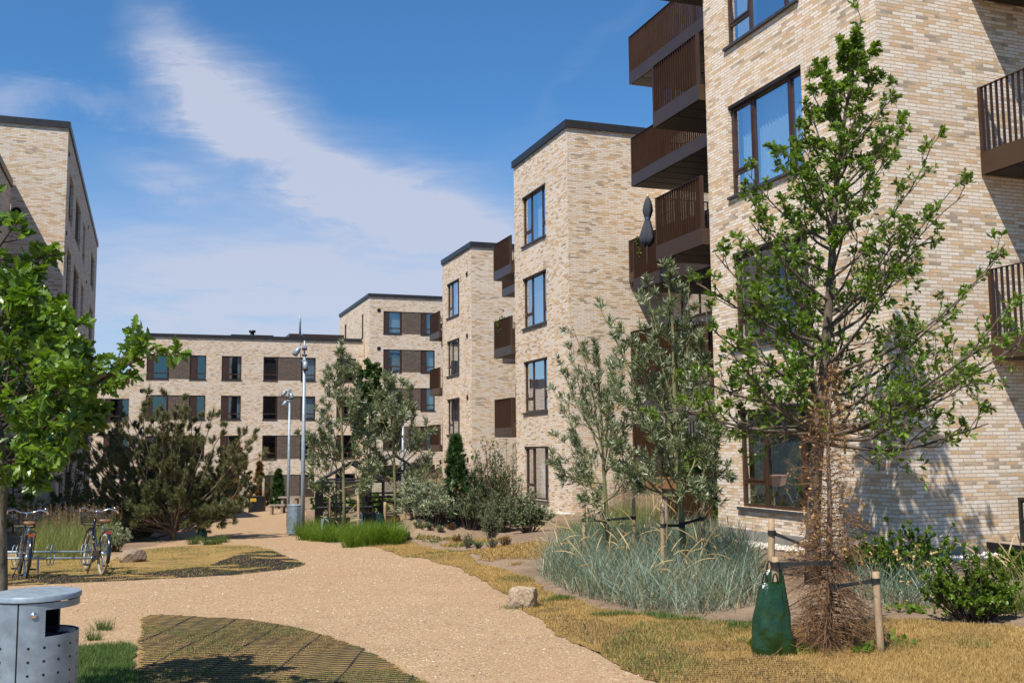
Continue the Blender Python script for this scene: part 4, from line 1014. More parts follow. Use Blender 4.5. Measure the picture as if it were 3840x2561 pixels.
# ---- shrubs
def shrub(px, py, w, top_y, label, seed, leafm, tmpl, leaf, stems=16, lp=5, bark='bark_dark', name='shrub', cat='bush', depth=.5, group=None, arch=.0, sub=.4, d=None, cnt=7, spread=.6, nch=3, low=.35):
    base = at(px, py); d = float(base@HY)
    root = plant_root(name, base, label, cat, group); T = Tree(seed); r = T.r; R = w*d/2338.; H = (py-top_y)*d/2338.
    for i in range(stems):
        az = i*2.4+r.uniform(-.5, .5); q = math.sqrt((i+.5)/stems); h = H*(1.0-.45*q*q)*(low+(1-low)*r.rand()**.5)
        p0 = base+(HX*math.cos(az)*R*.25+HY*math.sin(az)*R*.25*depth)*q
        p1 = base+HX*math.cos(az)*R*q*.92+HY*math.sin(az)*R*q*depth+np.array([0, 0, h])
        P = T.limb(p0, p1, .012+.004*H, .05-arch, 4, .05, 8)
        T.sub(P, cnt, max(.12, sub*H*.6), .004, .55, 1, nch, lp, .2, .12, .14, 3, .55, .1)
    settle(T.W.build('stems', MT[bark], root), root)
    settle(T.leaves(leaf, tmpl, MT[leafm], 'foliage', root, spread, .4, .35), root)
    return root
shrub(1122, 1205, 62, 985, 'tall twiggy shrub with few tiny leaves beside the third block', 81, 'leaf_round', RND_T, .045, 26, 3, name='twiggy_shrub', sub=.5, cnt=8)
shrub(1175, 1190, 40, 1005, 'sparse bare shrub close against the corner of the middle block', 82, 'leaf_round', RND_T, .04, 16, 2, name='twiggy_shrub', sub=.5)
shrub(145, 1205, 60, 925, 'dark twiggy shrub in front of the shaded left wall', 83, 'leaf_round', RND_T, .06, 20, 2, name='twiggy_shrub', sub=.55)
shrub(1000, 1205, 52, 1090, 'silvery narrow leaved bush behind the sandy mound', 84, 'leaf_silver', WIL_T, .10, 26, 6)
shrub(1078, 1215, 50, 1115, 'dusty green bush in front of the small dark spruce', 85, 'leaf_dusty', WIL_T, .07, 28, 7)
shrub(1150, 1222, 56, 1110, 'dusty sea buckthorn bush below the tall twiggy shrub', 86, 'leaf_dusty', WIL_T, .07, 30, 7)
shrub(1128, 1240, 26, 1160, 'low dark rounded bush at the front of the buckthorn', 87, 'leaf_dusty', WIL_T, .05, 20, 7)
shrub(1215, 1222, 52, 1140, 'low green bush at the foot of the middle block', 88, 'leaf_dusty', RND_T, .05, 26, 6)
shrub(1205, 1185, 40, 1110, 'silvery leaved shrub against the wall under the corner window', 89, 'leaf_silver', WIL_T, .07, 16, 5)
shrub(1240, 1200, 40, 1150, 'low silvery bush between the middle block and the lower willow', 105, 'leaf_silver', WIL_T, .07, 20, 6)
shrub(1095, 1190, 60, 1075, 'feathery green bush behind the buckthorn', 106, 'leaf_willow', WIL_T, .09, 22, 6)
shrub(330, 1230, 60, 1150, 'dark leafy undergrowth beneath the left side of the pine', 107, 'leaf_round', RND_T, .07, 26, 6)
shrub(160, 1215, 60, 1110, 'dark green bush below the twiggy shrub at the left', 108, 'leaf_round', RND_T, .07, 26, 6)
shrub(955, 1190, 46, 1085, 'pale willowy bush right of the greenhouses', 90, 'leaf_silver', WIL_T, .10, 22, 6)
shrub(262, 1268, 38, 1205, 'low silver leaved bush between the bicycle and the boulder', 91, 'leaf_silver', WIL_T, .07, 26, 7)
shrub(615, 1160, 28, 1045, 'slender pale green sapling left of the lamp posts', 92, 'leaf_dusty', WIL_T, .12, 12, 4)
shrub(985, 1150, 40, 1020, 'loose leafy shrub in front of the end block', 93, 'leaf_dusty', RND_T, .12, 14, 4)
shrub(760, 1185, 60, 1130, 'leafy plants growing inside the left greenhouse', 94, 'leaf_round', RND_T, .10, 20, 6, name='green_plants', cat='plants')
shrub(850, 1180, 60, 1130, 'leafy plants growing between the greenhouses', 95, 'leaf_oak', RND_T, .10, 24, 6, name='green_plants', cat='plants')
shrub(930, 1172, 40, 1135, 'leafy plants beside the right greenhouse', 96, 'leaf_oak', RND_T, .10, 20, 6, name='green_plants', cat='plants')
shrub(1632, 1222, 38, 1145, 'bright leafy hydrangea in the terracotta pot by the near wall', 97, 'lime_blade', RND_T, .09, 18, 6, name='potted_plant', cat='plant')
shrub(1600, 1215, 60, 1000, 'climbing plant with large leaves on the picket fence', 98, 'leaf_oak', RND_T, .12, 18, 5, name='climbing_plant', cat='plant')
shrub(2100, 1345, 120, 1185, 'thorny rose bush with small green leaves at the near corner', 99, 'leaf_oak', RND_T, .036, 34, 5, name='rose_bush', sub=.35, low=.15, cnt=8)
shrub(2240, 1425, 120, 1255, 'spreading rose bush with faded flowers right of the corner', 100, 'leaf_oak', RND_T, .036, 46, 5, name='rose_bush', sub=.35, low=.1, cnt=8)
shrub(1990, 1330, 60, 1230, 'small rose bush at the foot of the near wall corner', 101, 'leaf_oak', RND_T, .042, 30, 8, name='rose_bush', sub=.4, low=.2)
shrub(2330, 1330, 60, 1262, 'leafy rose stems in front of the timber deck', 102, 'leaf_oak', RND_T, .042, 26, 8, name='rose_bush', sub=.4, low=.2)
for i, (x, y, w, t, l) in enumerate(((1050, 1246, 12, 1228, 'olive'), (985, 1217, 10, 1198, ''), (1010, 1222, 8, 1208, ''), (1035, 1216, 9, 1202, ''), (1075, 1258, 16, 1225, ''), (1130, 1262, 14, 1232, ''), (1160, 1255, 16, 1230, ''), (1098, 1262, 10, 1242, ''), (960, 1212, 14, 1194, ''), (905, 1208, 20, 1188, ''), (935, 1240, 8, 1222, ''))):
    shrub(x, y, w, t, 'low heather like clump dotted over the sandy bed', 120+i, 'leaf_dusty' if i % 3 else 'needle_rust', WIL_T, .035, 12, 4, name='heather_clump', cat='plant', group='heather clumps on the sandy bed', sub=.5, cnt=5, nch=2)
# ---- the dead spruce
def dead_spruce():
    d = 9.2; base = at(1905, 1492); d = float(base@HY)
    root = plant_root('dead_spruce', base, 'dead brown spruce with tangled bare twigs between three stakes', 'tree')
    T = Tree(55); r = T.r; tk = np.array([base, pt(1903, 1300, d), pt(1905, 1150, d), pt(1900, 1000, d), pt(1908, 900, d), pt(1912, 838, d)])
    T.T.tube(tk, [.034, .028, .022, .014, .009, .004], 8)
    H = tk[-1][2]-base[2]
    for i in range(300):
        q = ((i+.5)/300)**1.35; z = base[2]+.04+(H-.05)*q; p0 = np.array([np.interp(z, tk[:, 2], tk[:, 0]), np.interp(z, tk[:, 2], tk[:, 1]), z]); az = i*2.39996+r.uniform(-.4, .4)
        R = np.interp(q, [0, .12, .3, .45, .6, .8, 1], [.50, .54, .44, .34, .40, .28, .06])*(.45+.65*r.rand())
        if r.rand() < .05 and q < .4: R *= 1.7
        dz = R*np.interp(q, [0, .2, .5, 1], [-.15, -.45, .0, .5])+r.uniform(-.05, .05)
        p1 = p0+(HX*math.cos(az)+HY*math.sin(az))*R+np.array([0, 0, dz]); p1[2] = max(p1[2], G0(p1[0], p1[1])+.02)
        P = T.limb(p0, p1, .0065*(1.2-q), -.10, 4, .06, 8)
        T.sub(P, int(9 if q < .45 else 5), R*.50, .0026, .8, 1, 4, 1, .10, -.03, .25, 3, .6, .6)
    settle(T.T.build('trunk', MT['bark_pine'], root, True), root); settle(T.W.build('branches', MT['dead'], root), root)
    zc = base[2]+H*.30
    settle(T.leaves(.026, RND_T, MT['dead_leaf'], 'dead_needles', root, 1.2, .1, .5, keep=lambda P: (P[:, 2] > zc) & (np.arange(len(P)) % 6 < 1)), root)
dead_spruce()

# ================================================================= tall grasses
def tussock(px, py, n, L, mat, name, label, seed, rad=.12, wid=.006, lean=.35, curve=.9, group=None, cat='grass clump', seeds=0, seedm='straw', kind=None, poly=None, seedL=1.4):
    r = np.random.RandomState(seed)
    if poly is None:
        b = at(px, py); p = np.c_[b[0]+r.randn(n)*rad, b[1]+r.randn(n)*rad]
    else: p = scatter(poly, n, r)
    pos = np.c_[p, gz(p[:, 0], p[:, 1])-.01]; ang = r.uniform(0, 2*PI, n)
    if poly is None:
        ang = np.where(r.rand(n) < .7, np.arctan2(p[:, 1]-b[1], p[:, 0]-b[0])+r.randn(n)*.5, ang)
    V, F = blades(pos, ang, r.uniform(0, lean, n), L*r.uniform(.55, 1.15, n), wid*r.uniform(.7, 1.3, n), r.uniform(.1, curve, n), 5, r.uniform(0, PI, n))
    mb = MB(); mb.add(V, F)
    if kind: o = tag(mb.build(name, mat if not isinstance(mat, str) else MT[mat]), label, cat, group, kind)
    else:
        o = empty(name, pos.mean(0), label, cat, group); settle(mb.build('blades', MT[mat], o), o)
    if seeds:
        m = seeds; k = r.choice(n, m); sp = pos[k]; a = r.uniform(0, 2*PI, m); sd = MB()
        for i in range(m):
            le = L*seedL*r.uniform(.8, 1.2); ln = r.uniform(.1, .45); cv = r.uniform(.3, 1.3); q = sp[i].copy(); pts = [q.copy()]; th = ln
            for s_ in range(12): th += cv/12*(1.0 if s_ < 8 else 1.9); q = q+np.array([math.cos(a[i])*math.sin(th), math.sin(a[i])*math.sin(th), math.cos(th)])*le/12; pts.append(q.copy())
            pts = np.array(pts); sd.tube(pts[:10], .0016, 3, False); sd.tube(pts[8:], [.002, .0065, .0075, .006, .002], 5)
        if kind: tag(sd.build('seed_heads', MT[seedm]), 'arching straw seed heads over '+label, cat, None, 'stuff')
        else: settle(sd.build('seed_heads', MT[seedm], o), o)
    return o
# blue lyme grass bed
BLUE = pix_poly([(1245, 1330), (1250, 1290), (1300, 1262), (1380, 1245), (1480, 1238), (1600, 1240), (1700, 1262), (1745, 1300), (1750, 1385), (1640, 1410), (1520, 1412), (1430, 1395), (1330, 1370)], 0)
tussock(0, 0, 10500, .72, 'blue_blade', 'beach_grass', 'broad bed of blue green beach grass below the willows', 201, wid=.0085, lean=.8, curve=1.7, kind='stuff', poly=BLUE, seeds=120, seedL=1.35)
BLUE2 = pix_poly([(1935, 1300), (2010, 1290), (2120, 1310), (2165, 1360), (2140, 1400), (2040, 1400), (1960, 1370)], 0)
tussock(0, 0, 1500, .50, 'blue_blade', 'beach_grass', 'blue green beach grass right of the dead spruce', 202, wid=.009, lean=.7, curve=1.4, kind='stuff', poly=BLUE2, seeds=14, seedL=1.6)
tussock(0, 0, 1800, .55, 'straw', 'dry_grass_stems', 'dead straw stems through the blue beach grass', 203, wid=.005, lean=.9, curve=1.2, kind='stuff', poly=BLUE)
tussock(2340, 1400, 500, .6, 'olive_blade', 'grass_clump', 'arching grass clump with straw heads at the right edge', 204, .16, .007, .8, 1.4, seeds=22)
# bright green clumps beside the lamp posts
i = 0
for (x, y, w) in ((705, 1240, .22), (735, 1243, .25), (768, 1244, .22), (800, 1238, .30), (836, 1232, .33), (760, 1225, .25), (872, 1246, .20), (898, 1245, .20), (812, 1255, .2), (850, 1250, .24), (775, 1215, .3), (690, 1228, .18), (910, 1247, .14), (720, 1225, .2)):
    i += 1; tussock(x, y, 420, .62, 'lime_blade', 'grass_clump', 'bright green grass clump at the foot of the lamp posts', 210+i, w*.50, .011, .55, 1.5, 'bright green grass clumps along the path', seeds=(6 if i == 3 else 0), seedL=1.7)
for (x, y) in ((495, 1250), (510, 1246), (478, 1252), (445, 1250)):
    i += 1; tussock(x, y, 160, .30, 'green_blade', 'grass_clump', 'dark green grass tuft at the foot of the pine', 230+i, .07, .010, .6, 1.0, 'tufts under the pine')
# feathery grass behind the rack
FEA = pix_poly([(60, 1262), (100, 1235), (190, 1232), (250, 1245), (250, 1275), (160, 1290), (60, 1290)], 0)
tussock(0, 0, 7000, .95, 'olive_blade', 'feather_grass', 'tall feathery green grass behind the bicycle rack', 240, wid=.006, lean=.45, curve=.8, kind='stuff', poly=FEA, seeds=0)
def plumes(poly, n, H, label, seed, mat='purple_straw'):
    r = np.random.RandomState(seed); p = scatter(poly, n, r); mb = MB()
    z = gz(p[:, 0], p[:, 1]); a = r.uniform(0, 6.3, n); le = H*r.uniform(.75, 1.1, n); t = r.uniform(.03, .3, n)
    V, F = blades(np.c_[p, z], a, t, le, np.full(n, .004), np.full(n, .25), 4, r.uniform(0, 3, n)); mb.add(V, F)
    tip = V.reshape(n, -1, 3)[:, -1]; m = 14
    pos = np.repeat(tip, m, 0); pos = pos-np.stack([np.repeat(np.cos(a)*np.sin(t), m)*0, np.zeros(n*m), r.uniform(0, .22, n*m)], -1)
    V, F = blades(pos, r.uniform(0, 6.3, n*m), r.uniform(.2, .9, n*m), r.uniform(.03, .07, n*m), np.full(n*m, .006), np.full(n*m, .4), 1, r.uniform(0, 3, n*m)); mb.add(V, F)
    tag(mb.build('reed_plumes', MT[mat]), label, 'grass', None, 'stuff')
plumes(FEA, 700, 1.15, 'feathery plumes over the grass behind the bicycle rack', 241)
REED = pix_poly([(1395, 1215), (1450, 1200), (1530, 1195), (1545, 1230), (1480, 1240), (1400, 1240)], 0)
tussock(0, 0, 3500, .75, 'olive_blade', 'reed_grass', 'upright reed grass behind the stakes by the middle block', 242, wid=.008, lean=.25, curve=.5, kind='stuff', poly=REED)
plumes(REED, 600, 1.15, 'brown plumes of the reed grass below the picket fence', 243)
REED2 = pix_poly([(960, 1170), (1010, 1165), (1030, 1185), (980, 1190)], 0)
plumes(REED2, 300, 1.5, 'brown reed plumes left of the small dark spruce', 244)
MIX = pix_poly([(1280, 1225), (1400, 1215), (1560, 1220), (1640, 1235), (1640, 1262), (1400, 1262), (1290, 1262)], 0)
tussock(0, 0, 4500, .40, 'green_blade', 'meadow_grass', 'mixed green grass between the beach grass and the wall', 245, wid=.009, lean=.6, curve=1.0, kind='stuff', poly=MIX)
for (x, y, n, s_) in ((128, 1468, 120, .12), (238, 1448, 170, .10), (215, 1472, 110, .07)):
    i += 1; tussock(x, y, n, .17, 'green_blade', 'grass_tuft', 'small green grass tuft growing from the sand behind the near bin', 250+i, s_*.45, .006, .6, .9, 'grass tufts on the bare sand')
for (x, y) in ((1720, 1480), (1850, 1495), (1995, 1495), (2050, 1490), (1220, 1395), (1185, 1398), (1240, 1385)):
    i += 1; tussock(x, y, 260, .10, 'green_blade', 'grass_tuft', 'fresh green grass tuft at the foot of a stake or stone', 270+i, .10, .006, .8, .8, 'grass tufts round the stakes and boulder')
# pale stones along the foot of the walls
def stones():
    r = np.random.RandomState(9); mb = MB()
    P = []
    for (u0, u1, w0, w1, n) in ((10.45, 10.93, 12.6, 18.3, 2600), (10.5, 12.6, 12.45, 12.93, 1100), (12.55, 13.03, 30.5, 36, 1300), (11.2, 12.6, 18.5, 21, 900)):
        P.append(np.c_[r.uniform(u0, u1, n), r.uniform(w0, w1, n)])
    P = np.concatenate(P); N = len(P); s = r.uniform(.018, .035, N)
    oc = np.array([(1, 0, 0), (0, 1, 0), (-1, 0, 0), (0, -1, 0), (0, 0, .8), (0, 0, -.4)], float)*(1+.0*s[0])
    f = np.array([(0, 1, 4), (1, 2, 4), (2, 3, 4), (3, 0, 4)]); V = (oc[None]*(1+.3*r.randn(N, 6, 1).clip(-1, 1)))*s[:, None, None]+np.c_[P, gz(P[:, 0], P[:, 1])+r.uniform(.01, .05, N)][:, None]
    mb.add(V.reshape(-1, 3), (f[None]+np.arange(N)[:, None, None]*6).reshape(-1, 3))
    m, g = newmat('pale_stone'); gi = g.new('ShaderNodeNewGeometry')
    finish(g, principled(g, g.ramp(gi.outputs['Random Per Island'], [(0, (.22, .18, .15)), (.5, (.48, .42, .36)), (1, (.72, .68, .62))]), .8))
    tag(mb.build('pale_stones', m), 'strip of pale loose stones along the foot of the brick walls', 'stones', None, 'stuff')
stones()
# ================================================================= things standing in the yard
MT['wood_post'] = M_bark('round_wood_post', (.22, .14, .08), (.42, .30, .19), 24, .002)
MT['wood_grey'] = M_bark('weathered_wood', (.16, .13, .10), (.33, .28, .22), 18, .002)
MT['wood_light'] = M_bark('light_wood', (.30, .21, .12), (.48, .36, .23), 18, .002)
MT['strap'] = M_plain('black_strap', (.010, .010, .010), .7, 0, .2, 20)
MT['bag'] = M_plain('dark_green_woven_plastic', (.010, .032, .006), .24, 0, .35, 9, .02, 14, .6)
MT['leather'] = M_plain('brown_saddle_leather', (.17, .085, .035), .5, 0, .15, 12)
MT['tan_rubber'] = M_plain('tan_tyre', (.25, .15, .065), .75, 0, .15, 20)
MT['white_rim'] = M_plain('white_rim', (.50, .48, .44), .35, 0, .05, 9)
MT['bike_paint'] = M_plain('glossy_dark_blue_paint', (.010, .016, .028), .18, .2, .1, 5, spec=.7)
MT['reflector'] = M_plain('red_reflector', (.35, .06, .02), .25, 0, .1, 5)
MT['concrete'] = M_plain('pale_concrete', (.40, .37, .33), .85, 0, .15, 6, .002)
MT['navy'] = M_plain('dark_blue_paint', (.035, .050, .075), .5, 0, .15, 6)
MT['terracotta'] = M_plain('terracotta', (.26, .12, .05), .7, 0, .2, 14, .001)
MT['cushion'] = M_plain('dark_grey_cushion', (.035, .040, .050), .9, 0, .15, 40, .001)
MT['yellow'] = M_plain('yellow_label', (.60, .42, .03), .5, 0, .1, 20)
MT['deckwood'] = M_bark('deck_boards', (.20, .16, .12), (.36, .30, .24), 14, .002)
MT['cloth'] = M_plain('blue_grey_cover', (.04, .07, .11), .45, 0, .2, 6, .004)
MT['blue'] = M_plain('blue_strap', (.03, .16, .42), .5)
MT['linen'] = M_plain('white_cloth', (.62, .62, .60), .8)
def M_rock(name, c1, c2, c3):
    m, g = newmat(name); tc = g.new('ShaderNodeTexCoord').outputs['Object']
    a = g.noise(tc, 7, 6, .7); b = g.noise(tc, 45, 5, .75)
    col = g.ramp(g.m('ADD', g.m('MULTIPLY', a, .6), g.m('MULTIPLY', b, .4)), [(.36, c1), (.52, c2), (.66, c3)])
    finish(g, principled(g, col, .88, 0, g.bump(g.m('ADD', a, g.m('MULTIPLY', b, .5)), .9, .02), .2)); return m
MT['rock'] = M_rock('pale_boulder', (.17, .11, .07), (.46, .34, .22), (.72, .60, .46)); MT['rock2'] = M_rock('brown_boulder', (.12, .085, .06), (.29, .21, .15), (.42, .32, .24))

# ---- stakes, straps and watering bags round the young trees
def stake(px, top, base_y, d, label, r=.032, lean=0):
    b = pt(px+lean, base_y, d); b[2] = G0(b[0], b[1])-.05; t = pt(px, top, d); root = b
    mb = MB(); n = 7; P = [b+(t-b)*i/n for i in range(n+1)]; mb.tube(P, [r*1.02]*n+[r*.96], 12); o = mb.build('tree_stake', MT['wood_post'], None, True)
    for p in o.data.polygons:
        if len(p.vertices) > 4: p.use_smooth = False
    tag(o, label, 'stake', 'round stakes holding the young trees'); return b, t
def strap(pa, pb, label, w=.022):
    mb = MB(); pa, pb = np.array(pa), np.array(pb); n = 8
    dirn = nrm((pb-pa)*np.array([1, 1, 0])); s_ = np.array([-dirn[1], dirn[0], 0])
    V = []
    for i in range(n+1):
        t = i/n; p = pa+(pb-pa)*t; pinch = 1-.35*math.sin(t*PI); th = .009+.008*math.sin(t*PI)
        for a, b in ((-1, -1), (1, -1), (1, 1), (-1, 1)): V.append(p+s_*th*a+np.array([0, 0, w*pinch*b]))
    F = [(i*4+j, i*4+(j+1) % 4, i*4+4+(j+1) % 4, i*4+4+j) for i in range(n) for j in range(4)]
    mb.add(V, F)
    for c, rr in ((pa, .040), (pb, .045)):
        k = 14; a = np.arange(k)*2*PI/k; ring = []
        for z in (-w, w):
            for q in a: ring.append((c[0]+rr*math.cos(q), c[1]+rr*math.sin(q), c[2]+z))
        mb.add(ring, [(i, (i+1) % k, k+(i+1) % k, k+i) for i in range(k)])
    o = mb.build('tree_strap', MT['strap']); tag(o, label, 'strap', 'black straps between stakes and trunks')
def bag(px, top, base_y, w, d, label, seed):
    r = np.random.RandomState(seed); b = pt(px, base_y, d); z0 = G0(b[0], b[1]); zt = pt(px, top, d)[2]; H = zt-z0; W = w*d/2338./2
    root = empty('watering_bag', (b[0], b[1], z0), label, 'watering bag', 'green watering bags')
    n, k = 12, 28; V = []
    for i in range(n+1):
        t = i/n; rx = W*np.interp(t, [0, .08, .35, .7, .92, 1], [1.0, 1.08, 1.0, .80, .62, .58]); ry = W*np.interp(t, [0, .1, .4, .8, 1], [.62, .68, .60, .35, .12])
        for j in range(k):
            a = j*2*PI/k; f = 1+.06*math.sin(3*a+4*t+seed)+.06*math.sin(7*a-9*t+seed)*(.4+t)+.05*math.sin(2*a+14*t)*(1-t)+.045*r.randn()
            v = HX*math.cos(a)*rx*f+HY*math.sin(a)*ry*f; V.append((v[0], v[1], H*t+.02*math.sin(2*a)*t))
    F = [(i*k+j, i*k+(j+1) % k, (i+1)*k+(j+1) % k, (i+1)*k+j) for i in range(n) for j in range(k)]+[tuple(range(n*k, n*k+k))]
    mb = MB(); mb.add(V, F); o = mb.build('bag_body', MT['bag'], root, True)
    s_ = o.modifiers.new('soften', 'SUBSURF'); s_.levels = 1; s_.render_levels = 1
    for q in (-.3, .2):
        h = MB(); a = np.linspace(0, PI, 9); c = HX*q*W; pts_ = [(c[0]+HX[0]*math.cos(t)*.022, c[1]+HX[1]*math.cos(t)*.022, H-.01+.085*math.sin(t)) for t in a]
        h.tube(pts_, .008, 6); h.build('handle', MT['strap'], root, True)
    lb = MB(); c = HX*(-.28*W)-HY*(W*.13); lb.obox((c[0], c[1], H-.035), .035, .004, .014, HANG+.0); lb.build('label', MT['linen'], root)
b1 = stake(1780, 1278, 1480, 9.35, 'round stake behind the foremost watering bag, left of the dead spruce')
b2 = stake(1771, 1190, 1450, 10.2, 'tall round stake standing furthest back beside the dead spruce')
b3 = stake(2010, 1312, 1495, 9.1, 'leaning round stake in the grass right of the dead spruce', lean=13)
sp = pt(1903, 1300, 8.45)
strap(pt(1780, 1295, 9.33), pt(1900, 1292, 9.2), 'black strap from the foremost stake to the dead spruce')
strap(pt(2010, 1332, 9.1), pt(1915, 1347, 9.2), 'black strap from the leaning stake to the dead spruce')
strap(pt(1772, 1222, 10.19), pt(1862, 1258, 10.1), 'black strap running right from the tall back stake')
bag(1776, 1336, 1490, 92, 9.15, 'shiny dark green watering bag at the foot of the dead spruce stakes', 3)
bag(1782, 1306, 1460, 66, 9.65, 'second green watering bag, half hidden behind the foremost one', 5)
stake(1521, 1146, 1290, 15.0, 'round stake left of the tall willow trunk'); stake(1613, 1141, 1290, 15.3, 'round stake right of the tall willow trunk')
strap(pt(1522, 1206, 15.0), pt(1566, 1206, 15.25), 'black strap left of the tall willow trunk', .028); strap(pt(1612, 1190, 15.3), pt(1565, 1203, 15.25), 'black strap right of the tall willow trunk', .028)
bag(1620, 1252, 1300, 44, 15.2, 'dark green watering bag sunk in the blue grass right of the tall willow', 6)
stake(1341, 1143, 1245, 18.0, 'round stake left of the lower willow'); stake(1455, 1140, 1235, 18.3, 'round stake right of the lower willow')
strap(pt(1341, 1192, 18.0), pt(1391, 1196, 18.2), 'black strap left of the lower willow', .03); strap(pt(1455, 1188, 18.3), pt(1393, 1193, 18.2), 'black strap right of the lower willow', .03)
for (px, t, b, d, l) in ((756, 1142, 1215, 30.2, 'left of the narrow pointed willow'), (823, 1139, 1206, 30.4, 'right of the narrow pointed willow'), (884, 1152, 1190, 31.2, 'left of the broad willow'), (929, 1142, 1190, 31.4, 'right of the broad willow'), (1020, 1136, 1200, 26.2, 'left of the small dark spruce'), (1062, 1140, 1195, 26.4, 'right of the small dark spruce')):
    stake(px, t, b, d, 'thin round stake '+l, .045)
strap(pt(756, 1163, 30.2), pt(789, 1166, 30.5), 'black strap left of the narrow pointed willow', .04); strap(pt(823, 1163, 30.4), pt(790, 1172, 30.5), 'black strap right of the narrow pointed willow', .04)
strap(pt(884, 1151, 31.2), pt(907, 1153, 31.5), 'black strap left of the broad willow', .04); strap(pt(929, 1153, 31.4), pt(908, 1157, 31.5), 'black strap right of the broad willow', .04)
bag(751, 1184, 1212, 20, 30.0, 'green watering bag in front of the left raised bed', 7); bag(872, 1176, 1196, 28, 30.6, 'dark green watering bag leaning beside the right raised bed', 8); bag(1012, 1175, 1192, 14, 26.0, 'small green watering bag behind the sandy mound', 9)
dp = float(at(398, 1240)@HY)
stake(457, 1152, 1248, dp-.3, 'round stake at the right of the bushy pine', .045); bag(463, 1212, 1250, 26, dp-.35, 'dark green watering bag at the foot of the pine', 10)
strap(pt(456, 1170, dp-.3), pt(425, 1174, dp), 'black strap across the lower pine branches', .035)
tie = MB(); p = pt(1938, 995, 13.0); tie.box(p[0]-.012, p[1]-.004, p[2]-.26, p[0]+.012, p[1]+.004, p[2]); tag(tie.build('ribbon', MT['lime_blade']), 'short green ribbon hanging from a low oak branch', 'ribbon')

# ---- boulders
def boulder(px, py, w, h, label, mat, seed, cuts, dz=.12):
    b = at(px, py); d = float(b@HY); R = w*d/2338/2; H = h*d/2338; r = np.random.RandomState(seed)
    import bmesh
    bm = bmesh.new(); bmesh.ops.create_icosphere(bm, subdivisions=5, radius=1.0)
    for v in bm.verts:
        c = np.array(v.co)
        for (n, k) in cuts:
            n = nrm(np.array(n, float)); e = c@n-k
            if e > 0: c = c-n*e*.93
        f = 1+.05*math.sin(5*c[0]+3*c[2]+seed)*math.sin(4*c[1]+2)+.02*math.sin(13*c[0]+9*c[1])*math.sin(11*c[2])+.012*math.sin(27*c[0]+5)*math.sin(23*c[2]+31*c[1])
        v.co = Vector(c*f)
    me = bpy.data.meshes.new('boulder'); bm.to_mesh(me); bm.free()
    for p in me.polygons: p.use_smooth = True
    o = bpy.data.objects.new('boulder', me); C.objects.link(o); me.materials.append(mat)
    o.scale = (R/.80, R/.95, H/(1.42)); o.location = (b[0], b[1]+R*.4, b[2]+H*.42); o.rotation_euler = (0, 0, HANG); tag(o, label, 'boulder'); return o
boulder(1206, 1398, 62, 50, 'pale squarish boulder at the right edge of the gravel path', MT['rock'], 4, [((1, -.25, 0), .72), ((-1, -.3, .1), .74), ((0, 0, 1), .70), ((.1, -1, .1), .72), ((-.7, -.3, .8), .86), ((.6, -.7, -.2), .80), ((-.2, -.9, -.5), .78)])
boulder(304, 1292, 50, 30, 'rounded brown boulder lying beside the bicycles', MT['rock2'], 9, [((1, -.4, .3), .76), ((-.8, -.5, .6), .82), ((0, 0, 1), .75), ((.2, -1, -.2), .80), ((.7, -.5, -.7), .8)])

